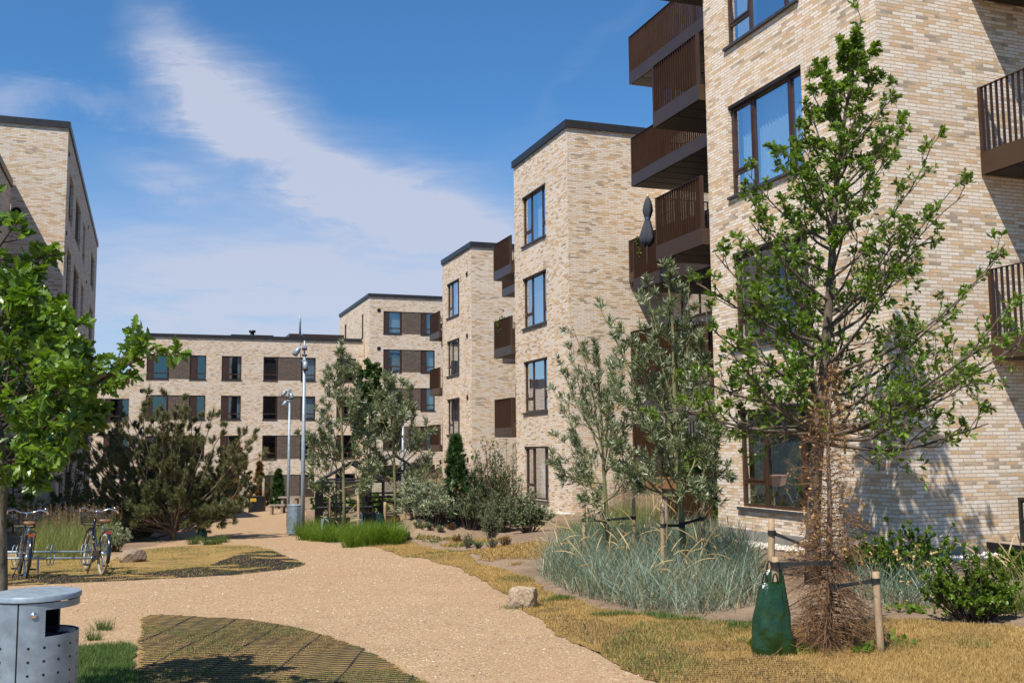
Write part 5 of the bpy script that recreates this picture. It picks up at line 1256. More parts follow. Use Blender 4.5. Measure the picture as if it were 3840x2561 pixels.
# ---- litter bins: slotted lid on a round perforated body with a side opening
def litter_bin(loc, ang, R, H, label, front=True):
    root = empty('litter_bin', loc, label, 'litter bin', 'galvanised litter bins', ang)
    ko = 96; t = .006
    body = MB(); oa0, oa1 = math.radians(-53), math.radians(80)          # the mouth, as an arc of the drum
    def shell(z0, z1, a0, a1, r=R*.965):
        n = max(4, int(abs(a1-a0)/(2*PI)*ko)); body.lathe((0, 0, 0), [(r, z0), (r, z1), (r-t, z1), (r-t, z0), (r, z0)], n, a0=a0, a1=a1)
    zm0, zm1 = H*.745, H*.912; seam = math.radians(-88)
    shell(.05, zm0, seam+.02, oa1); shell(.05, zm0, oa1, seam+2*PI-.02); shell(zm0, zm1, seam+.02, oa0); shell(zm0, zm1, oa1, seam+2*PI-.02); shell(zm1, H*.955, seam+.02, seam+2*PI-.02)
    o = body.build('drum', MT['galv_dull'], root, True); m = o.modifiers.new('edge', 'EDGE_SPLIT'); m.split_angle = math.radians(40)
    lid = MB(); lid.lathe((0, 0, 0), [(0, H), (R*.9, H), (R*.985, H-.004), (R, H-.012), (R, H-.034), (R-.006, H-.036), (0.01, H-.030)], 72)
    lid.build('lid', MT['galv'], root, True).modifiers.new('edge', 'EDGE_SPLIT').split_angle = math.radians(50)
    inn = MB(); inn.lathe((0, 0, 0), [(R*.90, .06), (R*.90, zm0-.005), (0.01, zm0-.06)], 48)
    for a in (0.3, 1.8, 3.6, 5.2): inn.box(R*.8*math.cos(a)-.012, R*.8*math.sin(a)-.012, H*.93, R*.8*math.cos(a)+.012, R*.8*math.sin(a)+.012, H-.03)
    inn.build('inner_liner', MT['black'], root, True)
    sac = MB(); n = 26; V = [(R*.84*q*math.cos(a), R*.84*q*math.sin(a), zm0-.035+.018*math.sin(9*q+3*a)+.02*math.sin(5*a)*q) for q in np.linspace(.02, 1, 8) for a in np.arange(n)*2*PI/n]
    sac.add(V, [(i*n+j, i*n+(j+1) % n, (i+1)*n+(j+1) % n, (i+1)*n+j) for i in range(7) for j in range(n)]); sac.build('bin_bag', MT['navy'], root, True)
    back = MB(); back.lathe((0, 0, 0), [(R*.9, zm0-.01), (R*.9, H*.95)], 40, a0=oa1+.02, a1=oa0+2*PI-.02); back.build('back_lining', MT['black'], root, True)
    bs = MB(); bs.cyl((0, 0, -.06), (0, 0, .05), R*.72, 32); bs.build('foot', MT['black'], root, True)
    hl = MB()
    for i in range(18):
        for k in range(8):
            a = i*2*PI/18+.12; z = .09+k*.078
            if abs((a-seam-2*PI+PI) % (2*PI)-PI) < .16: continue
            c, s_ = math.cos(a), math.sin(a); hl.cyl((R*.958*c, R*.958*s_, z), (R*.9665*c, R*.9665*s_, z), .0085, 10)
    hl.build('perforations', MT['black'], root)
    sb = MB(); a = seam; c, s_ = math.cos(a), math.sin(a); e = np.array([-s_, c, 0])*.008
    p = [np.array([c*R*.955, s_*R*.955, z]) for z in (.05, H*.955)]; sb.quad(p[0]-e*1.3, p[0]+e*1.3, p[1]+e*1.3, p[1]-e*1.3)
    sb.build('door_gap', MT['black'], root)
    a = math.radians(-68); c, s_ = math.cos(a), math.sin(a); lk = MB(); lk.cyl((R*.96*c, R*.96*s_, H*.885), (R*1.0*c, R*1.0*s_, H*.885), .018, 20); lk.cyl((R*1.0*c, R*1.0*s_, H*.885), (R*1.012*c, R*1.012*s_, H*.885), .010, 16); lk.build('lock', MT['chrome'], root, True)
    return root
nb = pt(84.5, 1357, 6.35); gb = G0(nb[0], nb[1]); Hn = .935; rb = 150.6/FOC*6.35*1.02
litter_bin((nb[0], nb[1], nb[2]-Hn), HANG, rb, Hn, 'large galvanised litter bin in the foreground, cut off by the left edge')
fb = at(677, 1228); litter_bin(tuple(fb), HANG+.5, .255, .93, 'small looking galvanised litter bin standing beside the lamp posts')

# ---- lamp posts with clamped spotlights
def lamp_post(px, base_y, top_y, label, r, spots, d=None):
    b = at(px, base_y) if d is None else pt(px, base_y, d); d = float(b@HY); b[2] = G0(b[0], b[1])
    tz = pt(px, top_y, d)[2]-b[2]; root = empty('lamp_post', b, label, 'lamp post', 'galvanised lamp posts')
    p = MB(); p.tube([(0, 0, -.05), (0, 0, tz*.5), (0, 0, tz*.5+.01), (0, 0, tz*.93)], [r*1.25, r*1.12, r*1.05, r*.8], 16); p.tube([(0, 0, tz*.93), (0, 0, tz)], [r*.5, r*.5], 10); p.build('pole', MT['galv'], root, True)
    for (dx, y, tiltx, dirx) in spots:
        z = pt(px, y, d)[2]-b[2]; c = HX*dx; k = r/.055
        hd = nrm(HX*tiltx-HY*.25+np.array([0, 0, -.8])); c0 = np.array([c[0], c[1], z])+np.array([0, 0, .10*k]); q = MB()
        q.tube([c0, c0+hd*.02, c0+hd*.10*k, c0+hd*.27*k], [.04*k, .075*k, .082*k, .088*k], 16); h = q.build('spotlight', MT['galv'], root, True)
        q = MB(); q.tube([c0+hd*.268*k, c0+hd*.274*k], .076*k, 16); q.build('lens', MT['frame_dark'], h)
        q = MB(); q.tube([(0, 0, z+.12*k), (c[0]*.7, c[1]*.7, z+.13*k), tuple(c0)], .018*k, 6); q.obox((0, 0, z+.12*k), r*1.25, r*1.25, .035*k, HANG); q.build('clamp', MT['galv_dull'], root)
    cb = MB(); a = np.linspace(0, 1, 12); cb.tube([(-HX*(r+.03+.05*math.sin(t*PI)))*1.0+np.array([0, 0, tz*(1.0-.10*t)]) for t in a], .009, 5)
    for z in (tz*.955, tz*.925): cb.obox((0, 0, z), r*1.3, r*1.0, .02, HANG)
    cb.build('cable', MT['strap'], root, True)
lamp_post(694, 1238, 782, 'tallest grey lamp post beside the litter bin, with two spotlights', .052, [(-.15, 806, -.45, -1), (.02, 838, .12, 1)])
lamp_post(661, 1210, 892, 'shorter grey lamp post behind the litter bin, with three spotlights', .046, [(-.16, 902, -.3, -1), (.05, 908, .2, 1), (-.12, 926, -.45, -1)], d=37)
lamp_post(925, 1160, 944, 'distant thin lamp post behind the right greenhouse', .06, [(-.14, 952, -.3, -1), (.1, 956, .3, 1)], d=45)

# ---- bicycles
def bicycle(label, tyre, group='city bicycles parked at the rack'):
    root = empty('bicycle', (0, 0, 0), label, 'bicycle', group); Rw = .345
    B = lambda pts_, r, name, mat, par=root, k=8: (lambda m: (m.tube(pts_, r, k), m.build(name, MT[mat], par, True))[1])(MB())
    for x in (0., 1.10):
        w = empty('wheel', (x, 0, Rw)); w.parent = root
        t = MB(); t.ring((0, 0, 0), (0, 1, 0), Rw-.02, .020, 56, 10); t.build('tyre', MT[tyre], w, True)
        t = MB(); t.lathe((0, 0, 0), [(Rw-.052, -.011), (Rw-.034, -.014), (Rw-.034, .014), (Rw-.052, .011), (Rw-.052, -.011)], 48); ri = t.build('rim', MT['white_rim' if tyre != 'black_rubber' else 'chrome'], w, True); ri.rotation_euler = (PI/2, 0, 0)
        t = MB()
        for i in range(32):
            a = i*2*PI/32; s_ = .028*(1 if i % 2 else -1); b = a+(.5 if (i//2) % 2 else -.5)
            t.tube([(.02*math.cos(b), s_, .02*math.sin(b)), ((Rw-.05)*math.cos(a), 0, (Rw-.05)*math.sin(a))], .0013, 3, False)
        t.build('spokes', MT['chrome'], w)
        t = MB(); t.cyl((0, -.045, 0), (0, .045, 0), .022 if x else .038, 14); t.build('hub', MT['chrome'], w, True)
    def fender(x, a0, a1):
        m = MB(); n = 20; V = []
        for i in range(n+1):
            a = math.radians(a0+(a1-a0)*i/n); c, s_ = math.cos(a), math.sin(a)
            for (o, y) in ((-.012, -.030), (.006, -.020), (.012, 0), (.006, .020), (-.012, .030)): V.append((x+(Rw+.018+o)*c, y, Rw+(Rw+.018+o)*s_))
        m.add(V, [(i*5+j, i*5+j+1, i*5+6+j, i*5+5+j) for i in range(n) for j in range(4)]); f = m.build('mudguard', MT['bike_paint'], root, True)
        so = f.modifiers.new('thick', 'SOLIDIFY'); so.thickness = .003
    fender(0, 25, 200); fender(1.10, -20, 150)
    hd0, hd1 = (.90, 0, .86), (.955, 0, .66)            # head tube; steps through low to the bottom bracket
    bb = (.44, 0, .27); sc = (.33, 0, .60); st = (.265, 0, .80)
    m = MB(); m.tube([hd0, hd1], .021, 10); m.tube([(.945, 0, .69), (.80, 0, .47), (.60, 0, .335), bb], .020, 10); m.tube([(.925, 0, .78), (.76, 0, .60), (.56, 0, .46), (.385, 0, .43)], .015, 8); m.tube([bb, sc], .017, 8)
    for y in (-.055, .055): m.tube([(bb[0], y*.3, bb[2]), (0, y, Rw)], .010, 6); m.tube([(sc[0], y*.3, sc[2]-.03), (0, y, Rw)], .009, 6)
    m.build('frame', MT['bike_paint'], root, True)
    m = MB()
    for y in (-.05, .05): m.tube([(.965, y*.7, .62), (1.0, y, .50), (1.10, y, Rw)], .011, 7)
    m.tube([(.965, -.04, .625), (.965, .04, .625)], .015, 6); m.build('fork', MT['bike_paint'], root, True)
    B([sc, st], .013, 'seat_post', 'chrome'); B([hd0, (.865, 0, .98), (.91, 0, 1.0)], .013, 'stem', 'chrome')
    B([(.66, -.30, .985), (.76, -.285, 1.02), (.86, -.20, 1.045), (.91, -.10, 1.0), (.91, 0, .995), (.91, .10, 1.0), (.86, .20, 1.045), (.76, .285, 1.02), (.66, .30, .985)], .011, 'handlebar', 'chrome')
    for y in (-1, 1): B([(.76, y*.285, 1.02), (.70, y*.296, 1.0), (.62, y*.303, .972)], [.015, .018, .015], 'grip', 'leather')
    B([(.80, -.27, 1.05), (.80, -.27, 1.075)], [.025, .022], 'bell', 'chrome', k=12)
    m = MB(); pr = [(.42, .014, .84), (.38, .022, .855), (.32, .040, .865), (.25, .075, .872), (.19, .098, .876), (.14, .085, .870), (.125, .03, .86)]; V = []; k = 10
    for (x, w, z) in pr:
        for j in range(k): a = j*2*PI/k; V.append((x, w*math.cos(a), z-.012+(.022 if math.sin(a) > 0 else .040)*math.sin(a)*(.6+w*5)))
    m.add(V, [(i*k+j, i*k+(j+1) % k, (i+1)*k+(j+1) % k, (i+1)*k+j) for i in range(len(pr)-1) for j in range(k)]+[tuple(range(k)), tuple(range((len(pr)-1)*k, len(pr)*k))]); m.build('saddle', MT['leather'], root, True)
    m = MB()
    for y in (-.06, -.02, .02, .06): m.tube([(.20, y, .735), (-.17, y, .735)], .005, 5)
    for x in (.2, .02, -.17): m.tube([(x, -.065, .733), (x, .065, .733)], .006, 5)
    for y in (-.07, .07): m.tube([(-.02, y, .73), (0, y, Rw)], .005, 5); m.tube([(-.16, y, .73), (0, y, Rw)], .005, 5)
    m.build('luggage_rack', MT['black'], root, True)
    m = MB(); m.box(-.19, -.045, .665, -.175, .045, .705); m.build('reflector', MT['reflector'], root)
    # wire basket in front
    m = MB(); cx = 1.10; tp, bt = 1.0-.04, .76
    def loop(z, hx, hy): return [(cx+hx*sx, hy*sy, z) for sx, sy in ((-1, -.8), (-.8, -1), (.8, -1), (1, -.8), (1, .8), (.8, 1), (-.8, 1), (-1, .8), (-1, -.8))]
    for i, z in enumerate(np.linspace(bt, tp, 6)): f = i/5; m.tube(loop(z, .115+.03*f, .155+.04*f), .006 if i in (0, 5) else .0042, 5)
    b, t = loop(bt, .115, .155), loop(tp, .145, .195)
    for i in range(8):
        for q in (0, .5): m.tube([tuple(np.array(b[i])*(1-q)+np.array(b[(i+1) % 8])*q), tuple(np.array(t[i])*(1-q)+np.array(t[(i+1) % 8])*q)], .0042, 4)
    for y in np.linspace(-.14, .14, 7): m.tube([(cx-.11, y, bt), (cx+.11, y, bt)], .0025, 4)
    m.tube([(cx, -.12, bt), (cx, -.06, .60), (1.10, -.055, Rw)], .005, 5); m.tube([(cx, .12, bt), (cx, .06, .60), (1.10, .055, Rw)], .005, 5)
    m.build('basket', MT['black'], root, True)
    m = MB(); m.box(cx-.10, -.14, bt+.004, cx+.10, .14, bt+.018); m.build('basket_board', MT['wood_light'], root)
    m = MB(); m.cyl((bb[0], -.07, bb[2]), (bb[0], .07, bb[2]), .016, 8)
    for s_ in (-1, 1): m.tube([(bb[0], .075*s_, bb[2]), (bb[0]+.10*s_, .08*s_, bb[2]-.135)], .010, 6)
    m.build('crank', MT['chrome'], root, True)
    for s_ in (-1, 1): m = MB(); c = (bb[0]+.10*s_, .125*s_, bb[2]-.135); m.obox(c, .045, .045, .012); m.build('pedal', MT['black_rubber'], root)
    m = MB(); V = []; k = 24
    for y in (.048, .066):
        for i in range(k):
            a = i*2*PI/k; cxx, rr = (bb[0], .105) if math.cos(a) > 0 else (.02, .05); V.append((cxx+rr*math.cos(a), y, (bb[2] if math.cos(a) > 0 else Rw)+rr*math.sin(a)))
    m.add(V, [tuple(range(k)), tuple(range(k, 2*k))]+[(i, (i+1) % k, k+(i+1) % k, k+i) for i in range(k)]); m.build('chain_guard', MT['black'], root)
    B([(.30, .07, .30), (.22, .17, .012)], .008, 'kickstand', 'black')
    B([(.16, -.04, .52), (.10, -.06, .55), (.05, -.04, .50), (.10, -.02, .47)], .010, 'ring_lock', 'black')
    return root
def place_bike(o, rear, front, lean=0.):
    a = at(*rear); b = at(*front); dv = b-a; ang = math.atan2(dv[1], dv[0])
    o.location = tuple(a); o.rotation_euler = (lean, -math.atan2(dv[2], np.hypot(dv[0], dv[1]))*0.6, ang)
    return a, ang
bk1 = bicycle('dark blue bicycle with tan tyres and wire basket, rightmost at the rack', 'tan_rubber')
bk2 = bicycle('dark bicycle with black tyres partly hidden behind the left trunk', 'black_rubber')
d0 = at(232, 1323); dirb = nrm(HX*-.56+HY*.83)
def set_bike(o, px, py, lean, dr=dirb):
    a = at(px, py); o.scale = (1.12, 1.12, 1.12); o.location = tuple(a+np.array([0, 0, .005])); o.rotation_euler = (lean, .02, math.atan2(dr[1], dr[0])); return a
a1_ = set_bike(bk1, 232, 1322, .09); a2_ = set_bike(bk2, 58, 1332, .06, nrm(HX*-.50+HY*.86))
for i, (x, y, dr, l) in enumerate(((190, 1236, HX*-.9+HY*.3, 'bicycle parked further back behind the feathery grass'), (350, 1222, HX*.8+HY*.5, 'bicycle half hidden behind the bushy pine'))):
    c = copy_tree(bk2); c['label'] = l; c['group'] = 'bicycles further back'; set_bike(c, x, y, .08, nrm(dr))
# galvanised rack: two long rails with looped holders
rk = a1_+dirb*1.12; rd = nrm(HX*1.0+HY*.10); rdn = np.array([rd[0], rd[1], 0]); rz0 = G0(rk[0], rk[1])
root = empty('bicycle_rack', (rk[0], rk[1], rz0), 'galvanised bicycle rack with two rails and upright wire loops', 'bicycle rack')
m = MB(); cr = np.array([-rdn[1], rdn[0], 0])
for (off, z) in ((-.12, .27), (.14, .36)): m.tube([tuple(-rdn*3.2+cr*off+np.array([0, 0, z+.05])), tuple(rdn*.12+cr*off+np.array([0, 0, z]))], .021, 10)
m.build('rails', MT['galv'], root, True)
for i in range(5):
    q = -.06-.62*i; m = MB(); c = rdn*q; n = 22
    for s_ in (-1, 1):
        P_ = []
        for j in range(n+1): a = 2*PI*j/n; P_.append(tuple(c+cr*(.0+.11*math.cos(a))+rdn*.035*s_+np.array([0, 0, .33+.19*math.sin(a)])))
        m.tube(P_, .008, 6)
    m.build('wheel_holder', MT['galv'], root, True)
for q in (-2.6, -.9): m = MB(); c = rdn*q; m.tube([tuple(c+np.array([0, 0, -.05])), tuple(c+np.array([0, 0, .33]))], .02, 8); m.build('leg', MT['galv'], root, True)
# covered cargo cycle behind
cb = at(120, 1235); root = empty('covered_cargo_bike', cb, 'cargo bicycle under a blue grey cover near the shaded wall', 'bicycle')
m = MB(); n, k = 9, 18; V = []
for i in range(n):
    t = i/(n-1); x = -1.0+2.0*t; hh = np.interp(t, [0, .2, .5, .8, 1], [.75, .98, .80, 1.02, .7]); ww = np.interp(t, [0, .5, 1], [.25, .38, .2])
    for j in range(k): a = PI*j/(k-1); v = HX*x+HY*(ww*math.cos(a)*(1+.1*math.sin(5*a+i))); V.append((v[0], v[1], .35+(hh-.35)*math.sin(a)**.6+.03*math.sin(i*2+j)))
m.add(V, [(i*k+j, i*k+j+1, (i+1)*k+j+1, (i+1)*k+j) for i in range(n-1) for j in range(k-1)]); m.build('cover', MT['cloth'], root, True)
for x in (-.7, .7): m = MB(); c = HX*x; m.ring((c[0], c[1], .33), tuple(HY), .31, .02, 32, 8); m.build('wheel', MT['black_rubber'], root, True)

# ---- small greenhouses
def greenhouse(px, py, w, d, depth, label):
    b = pt(px, py, d); b[2] = G0(b[0], b[1]); root = empty('greenhouse', b, label, 'greenhouse', 'aluminium greenhouses', HANG+.12)
    W = w*d/2338/2; e = 1.55; rg = 2.15; t = .036
    m = MB(); bar = lambda p, q, r=t: m.tube([p, q], r, 4)
    for y in (0, depth):
        for x in (-W, W): bar((x, y, 0), (x, y, e), .04)
        bar((-W, y, e), (0, y, rg), .045); bar((W, y, e), (0, y, rg), .045); bar((-W, y, e), (W, y, e))
        for x in (-W*.4, W*.4): bar((x, y, 0), (x, y, e+(rg-e)*.6))
        bar((-W, y, .75), (W, y, .75))
    for x, z in ((-W, e), (W, e), (0, rg)): bar((x, -.03, z), (x, depth+.03, z), .05)
    n = 5
    for i in range(1, n):
        y = depth*i/n
        for x in (-W, W): bar((x, y, 0), (x, y, e)); bar((x, y, e), (0, y, rg))
    m.build('frame', MT['black'], root)
    g = MB(); q = g.quad
    for x in (-W, W): q((x, 0, 0), (x, depth, 0), (x, depth, e), (x, 0, e)); q((x, 0, e), (x, depth, e), (0, depth, rg), (0, 0, rg))
    q((-W, depth, 0), (W, depth, 0), (W, depth, e), (-W, depth, e))
    g.build('glazing', MT['glass_clear'], root)
    s_ = MB(); s_.box(-W-.03, -.03, -.4, W+.03, .03, .12); s_.box(-W-.03, .03, -.4, -W+.03, depth, .12); s_.box(W-.03, .03, -.4, W+.03, depth, .12); s_.build('sill_boards', MT['wood_post'], root)
greenhouse(802, 1205, 150, 32.8, 3.0, 'left glass greenhouse with black frame behind the pointed willow')
greenhouse(905, 1192, 125, 35, 3.0, 'right glass greenhouse with black frame behind the broad willow')
def raised_bed(px, py, w, d, label, seed):
    b = pt(px, py, d); b[2] = G0(b[0], b[1]); W = w*d/2338/2; root = empty('raised_bed', b, label, 'raised bed', 'black raised beds', HANG-.05)
    m = MB(); h = .46
    m.box(-W, 0, -.1, W, .03, h); m.box(-W, .75, -.1, W, .78, h); m.box(-W, .03, -.1, -W+.03, .75, h); m.box(W-.03, .03, -.1, W, .75, h); m.box(-W-.003, -.003, h*.48, W+.003, -.0005, h*.5); m.build('boards', MT['black'], root)
    m = MB(); m.box(-W-.012, -.014, -.05, -W+.09, -.004, h+.01); m.box(-W-.022, -.014, -.05, -W-.012, .09, h+.01); m.build('corner_bracket', MT['galv'], root)
    m = MB(); m.box(-W+.03, .03, .2, W-.03, .75, h-.06); m.build('soil', MT['soil'], root)
raised_bed(765, 1208, 52, 31.8, 'left black raised bed with metal corner brackets', 1); raised_bed(850, 1188, 46, 32.6, 'right black raised bed between the two willows', 2)
for (x, y, w, d_, l) in ((1, 1, 1, 1, ''),): pass

# ---- far end furniture
def at_box(px, py, w, h, depth, name, mat, label, cat, d=None, ang=0, lip=0):
    b = at(px, py) if d is None else pt(px, py, d); dd = float(b@HY); W = w*dd/2338/2; H = h*dd/2338
    root = empty(name, b, label, cat, None, HANG+ang); m = MB(); m.obox((0, depth/2, H/2-.1), W, depth/2, H/2+.1, 0, .02); m.build('body', MT[mat], root)
    if lip: q = MB(); q.obox((0, depth/2, H+.022), W+lip, depth/2+lip, .02, 0, .02); q.build('top', MT[mat], root)
    return root, W, H
bx, W, H = at_box(587, 1176, 34, 34, .55, 'black_box', 'black', 'black metal box with a small yellow notice at the end of the path', 'box', lip=.02)
q = MB(); q.box(-W*.72, -.012, H*.72, W*.05, -.002, H*.93); s_ = q.build('notice', MT['yellow'], bx)
q = MB()
for z, a, b in ((.885, -.66, .0), (.80, -.5, -.02), (.755, -.6, -.05)): q.box(W*a, -.016, H*z, W*b, -.0125, H*z+.018)
q.build('notice_lines', MT['reflector'], bx)
at_box(524, 1178, 60, 15, .5, 'bench_block', 'navy', 'low dark blue block bench on the gravel by the planting', 'bench', lip=.0)
at_box(479, 1192, 36, 22, .9, 'concrete_block', 'concrete', 'pale concrete seat block beside the dark blue bench', 'block')
at_box(473, 1172, 28, 30, .8, 'container', 'navy', 'dark blue container behind the pale concrete block', 'container', lip=.02)
kb = MB(); A_, B_ = at(494, 1160), at(665, 1156)
d_ = nrm(B_-A_); n_ = np.array([-d_[1], d_[0], 0])*.2; z0 = A_[2]
kb.add([A_-n_, B_-n_, B_+n_, A_+n_, *[p+np.array([0, 0, .42]) for p in (A_-n_, B_-n_, B_+n_, A_+n_)]], [(0, 1, 5, 4), (1, 2, 6, 5), (2, 3, 7, 6), (3, 0, 4, 7), (4, 5, 6, 7)])
tag(kb.build('low_wall', MT['concrete']), 'long low concrete wall edging the bed at the far end of the path', 'low wall')
def slab_bench(px, py, w, hgt, label, name='bench', cat='bench', wd=.4, d=None):
    b = at(px, py) if d is None else pt(px, py, d); dd = float(b@HY); W = w*dd/2338/2; root = empty(name, b, label, cat, None, HANG)
    m = MB(); m.obox((0, .2, hgt), W, wd/2, .03, 0, .01); m.build('top', MT['wood_grey'], root)
    for s_ in (-.62, .62): m = MB(); m.obox((W*s_, .2, hgt/2-.05), .05, wd*.4, hgt/2+.02); m.build('leg', MT['wood_grey'], root)
slab_bench(634, 1181, 38, .45, 'small weathered wooden bench left of the lamp posts'); slab_bench(664, 1176, 50, .74, 'weathered wooden table just behind the small bench', 'table', 'table', .7)
ps = MB(); b = at(605, 1163); t = pt(605, 1098, float(b@HY)); ps.tube([b, t], .085, 10); tag(ps.build('wooden_post', MT['wood_grey'], None, True), 'thick upright wooden post behind the black box', 'post')
gr = empty('grill', at(640, 1150), 'black barbecue grill behind the small bench', 'grill', None, HANG)
m = MB(); m.obox((0, 0, .75), .35, .25, .1, 0, .05); m.build('fire_box', MT['black'], gr); m = MB(); m.obox((0, 0, .3), .28, .2, .33); m.build('stand', MT['black'], gr)

# ---- picket fences
def picket(p0, p1, h, label, mat='wood_grey', step=.085, gap=.55, rnd=True, seed=1):
    p0, p1 = np.array(p0, float), np.array(p1, float); L = np.linalg.norm(p1[:2]-p0[:2]); dv = (p1-p0)/L; ang = math.atan2(dv[1], dv[0]); r = np.random.RandomState(seed)
    root = empty('picket_fence', p0, label, 'fence'); m = MB(); n = int(L/step)
    for i in range(n):
        c = dv*(i*step); hh = h*(1+.03*r.randn()); w = step*gap/2*(.8+.4*r.rand()); m.obox((c[0], c[1], G0(*(p0+c)[:2])-p0[2]+hh/2), w, .009, hh/2, ang, w*.3)
    m.build('pickets', MT[mat], root)
    for z in (h*.25, h*.78): m = MB(); a, b = np.array([0, 0, z]), dv*L+np.array([0, 0, z]); off = np.array([-dv[1], dv[0], 0])*.03; m.tube([a+off, b+off], .022, 4); m.build('rail', MT[mat], root)
    for t in np.arange(0, L, 1.8): m = MB(); c = dv*t-np.array([-dv[1], dv[0], 0])*(-.05); m.obox((c[0], c[1], G0(*(p0+c)[:2])-p0[2]+h/2), .035, .035, h/2+.03, ang); m.build('fence_post', MT[mat], root)
def gpt(u, w): return np.array([u, w, G0(u, w)])
picket(pt(1432, 1110, 28.5)*[1, 1, 0]+[0, 0, -2.2], pt(1560, 1120, 25.5)*[1, 1, 0]+[0, 0, -2.2], 1.15, 'grey slatted fence behind the reeds, against the middle block', 'wood_grey', .10, .8, seed=2)
picket(gpt(10.9, 21.9), gpt(11.0, 18.5), .95, 'light wooden picket fence next to the near wall', 'wood_light', .075, .55, seed=3)
picket(gpt(12.6, 46.8), gpt(12.9, 36.5), 1.2, 'brown slatted fence between the middle and third blocks', 'wood_post', .11, .8, seed=4)
picket(gpt(15.5, 70.0), gpt(16.2, 54), 1.1, 'grey picket fence before the end block gardens', 'wood_grey', .12, .6, seed=5)

# ---- garden things near the wall
tp = at(1632, 1243); root = empty('terracotta_pot', tp, 'terracotta pot standing on pale stones at the near wall', 'plant pot')
m = MB(); m.lathe((0, 0, 0), [(.0, 0), (.12, 0), (.165, .22), (.185, .22), (.185, .27), (.165, .27), (.15, .22), (.0, .21)], 28); m.build('pot', MT['terracotta'], root, True)
pb = pt(1524, 1121, 20.5); root = empty('planter_box', pb, 'brown planter box hung on the fence behind the tall willow', 'planter', None, HANG-.5)
m = MB(); m.add([(-.42, -.09, 0), (.42, -.09, 0), (.42, .09, 0), (-.42, .09, 0), (-.48, -.13, .2), (.48, -.13, .2), (.48, .13, .2), (-.48, .13, .2)], [(0, 3, 2, 1), (0, 1, 5, 4), (1, 2, 6, 5), (2, 3, 7, 6), (3, 0, 4, 7)]); m.build('box', MT['terracotta'], root)
m = MB(); m.obox((0, 0, .205), .49, .14, .012); m.build('rim', MT['terracotta'], root)
m = MB(); m.tube([(0, .1, -.95), (0, .1, .1)], .03, 6); m.build('support', MT['wood_grey'], root)
# closed parasol on a balcony, propped by the rail
pr = pt(1486, 565, 26.8); tp_ = pt(1487, 450, 26.8); ax = tp_-pr; root = empty('closed_parasol', pr, 'closed black parasol tied with a blue strap on a bronze balcony', 'parasol')
m = MB(); k = 20; V = []; prof = [(0, .10), (.06, .17), (.16, .19), (.30, .15), (.44, .10), (.53, .065), (.60, .10), (.70, .135), (.82, .115), (.93, .07), (.985, .02)]
for t, rr in prof:
    c = ax*t
    for j in range(k): a = j*2*PI/k; f = 1+.28*math.cos(a*5+t*2)*(.7 if t < .5 else .4); V.append((c[0]+rr*f*math.cos(a), c[1]+rr*f*math.sin(a), c[2]+.03*math.cos(5*a)*(t < .1)))
m.add(V, [(i*k+j, i*k+(j+1) % k, (i+1)*k+(j+1) % k, (i+1)*k+j) for i in range(len(prof)-1) for j in range(k)]); m.build('canopy', MT['cushion'], root, True)
m = MB(); m.tube([ax*-.35, ax*.99], .018, 8); m.build('pole', MT['galv'], root, True)
m = MB(); m.tube([ax*.97, ax*1.03], [.03, .025], 10); m.build('finial', MT['white_rim'], root, True)
m = MB(); m.ring(tuple(ax*.535), (0, 0, 1), .065, .014, 20, 6); m.build('tie', MT['blue'], root, True)
# deck and sofa by the near front wall
root = empty('timber_deck', (12.62, 11.3, G0(12.7, 11.8)), 'raised timber deck against the near wall at the right edge', 'deck'); z = -1.56
m = MB()
for i in range(11): m.box(0, .005+i*.147, z-G0(12.7, 11.8)-.03, 4.4, .005+i*.147+.139, z-G0(12.7, 11.8))
m.build('deck_boards', MT['deckwood'], root); m = MB(); m.box(-.03, -.03, -.3, 4.4, -.002, z-G0(12.7, 11.8)-.002); m.box(-.03, -.002, -.3, -.002, 1.62, z-G0(12.7, 11.8)-.002); m.build('fascia', MT['black'], root)
root = empty('garden_sofa', (12.98, 11.75, z), 'dark metal garden sofa with grey cushions on the timber deck', 'sofa')
def frame_rect(m, x, y0, y1, z0, z1, t=.024):
    m.box(x-t, y0, z0, x+t, y0+2*t, z1); m.box(x-t, y1-2*t, z0, x+t, y1, z1); m.box(x-t, y0+2*t, z1-2*t, x+t, y1-2*t, z1); m.box(x-t, y0+2*t, z0, x+t, y1-2*t, z0+2*t)
m = MB(); frame_rect(m, 0, 0, .85, 0, .70); frame_rect(m, 1.9, 0, .85, 0, .70); m.box(-.02, .05, .33, .02, .8, .37); m.box(.024, .0, .30, 1.876, .05, .35); m.box(.024, .80, .30, 1.876, .85, .35); m.box(.024, .80, .62, 1.876, .85, .68); m.build('frame', MT['coping'], root)
m = MB(); m.box(-.03, .04, .702, .03, .8, .716); m.build('armrest', MT['wood_light'], root)
for i in range(2): m = MB(); m.obox((.50+.92*i, .40, .42), .44, .38, .07, 0, .05); m.build('seat_cushion', MT['cushion'], root, False, bevel=.03)
for i in range(2):
    m = MB(); m.obox((0, 0, 0), .44, .075, .25, 0, .04); c = m.build('back_cushion', MT['cushion'], root, False, bevel=.04); c.location = (.50+.92*i, .70, .68); c.rotation_euler = (math.radians(-14), 0, 0)
m = MB(); m.obox((0, 0, 0), .20, .07, .18, 0, .05); c = m.build('loose_cushion', MT['cloth'], root, False, bevel=.04); c.location = (.25, .50, .62); c.rotation_euler = (math.radians(-25), .15, .3)
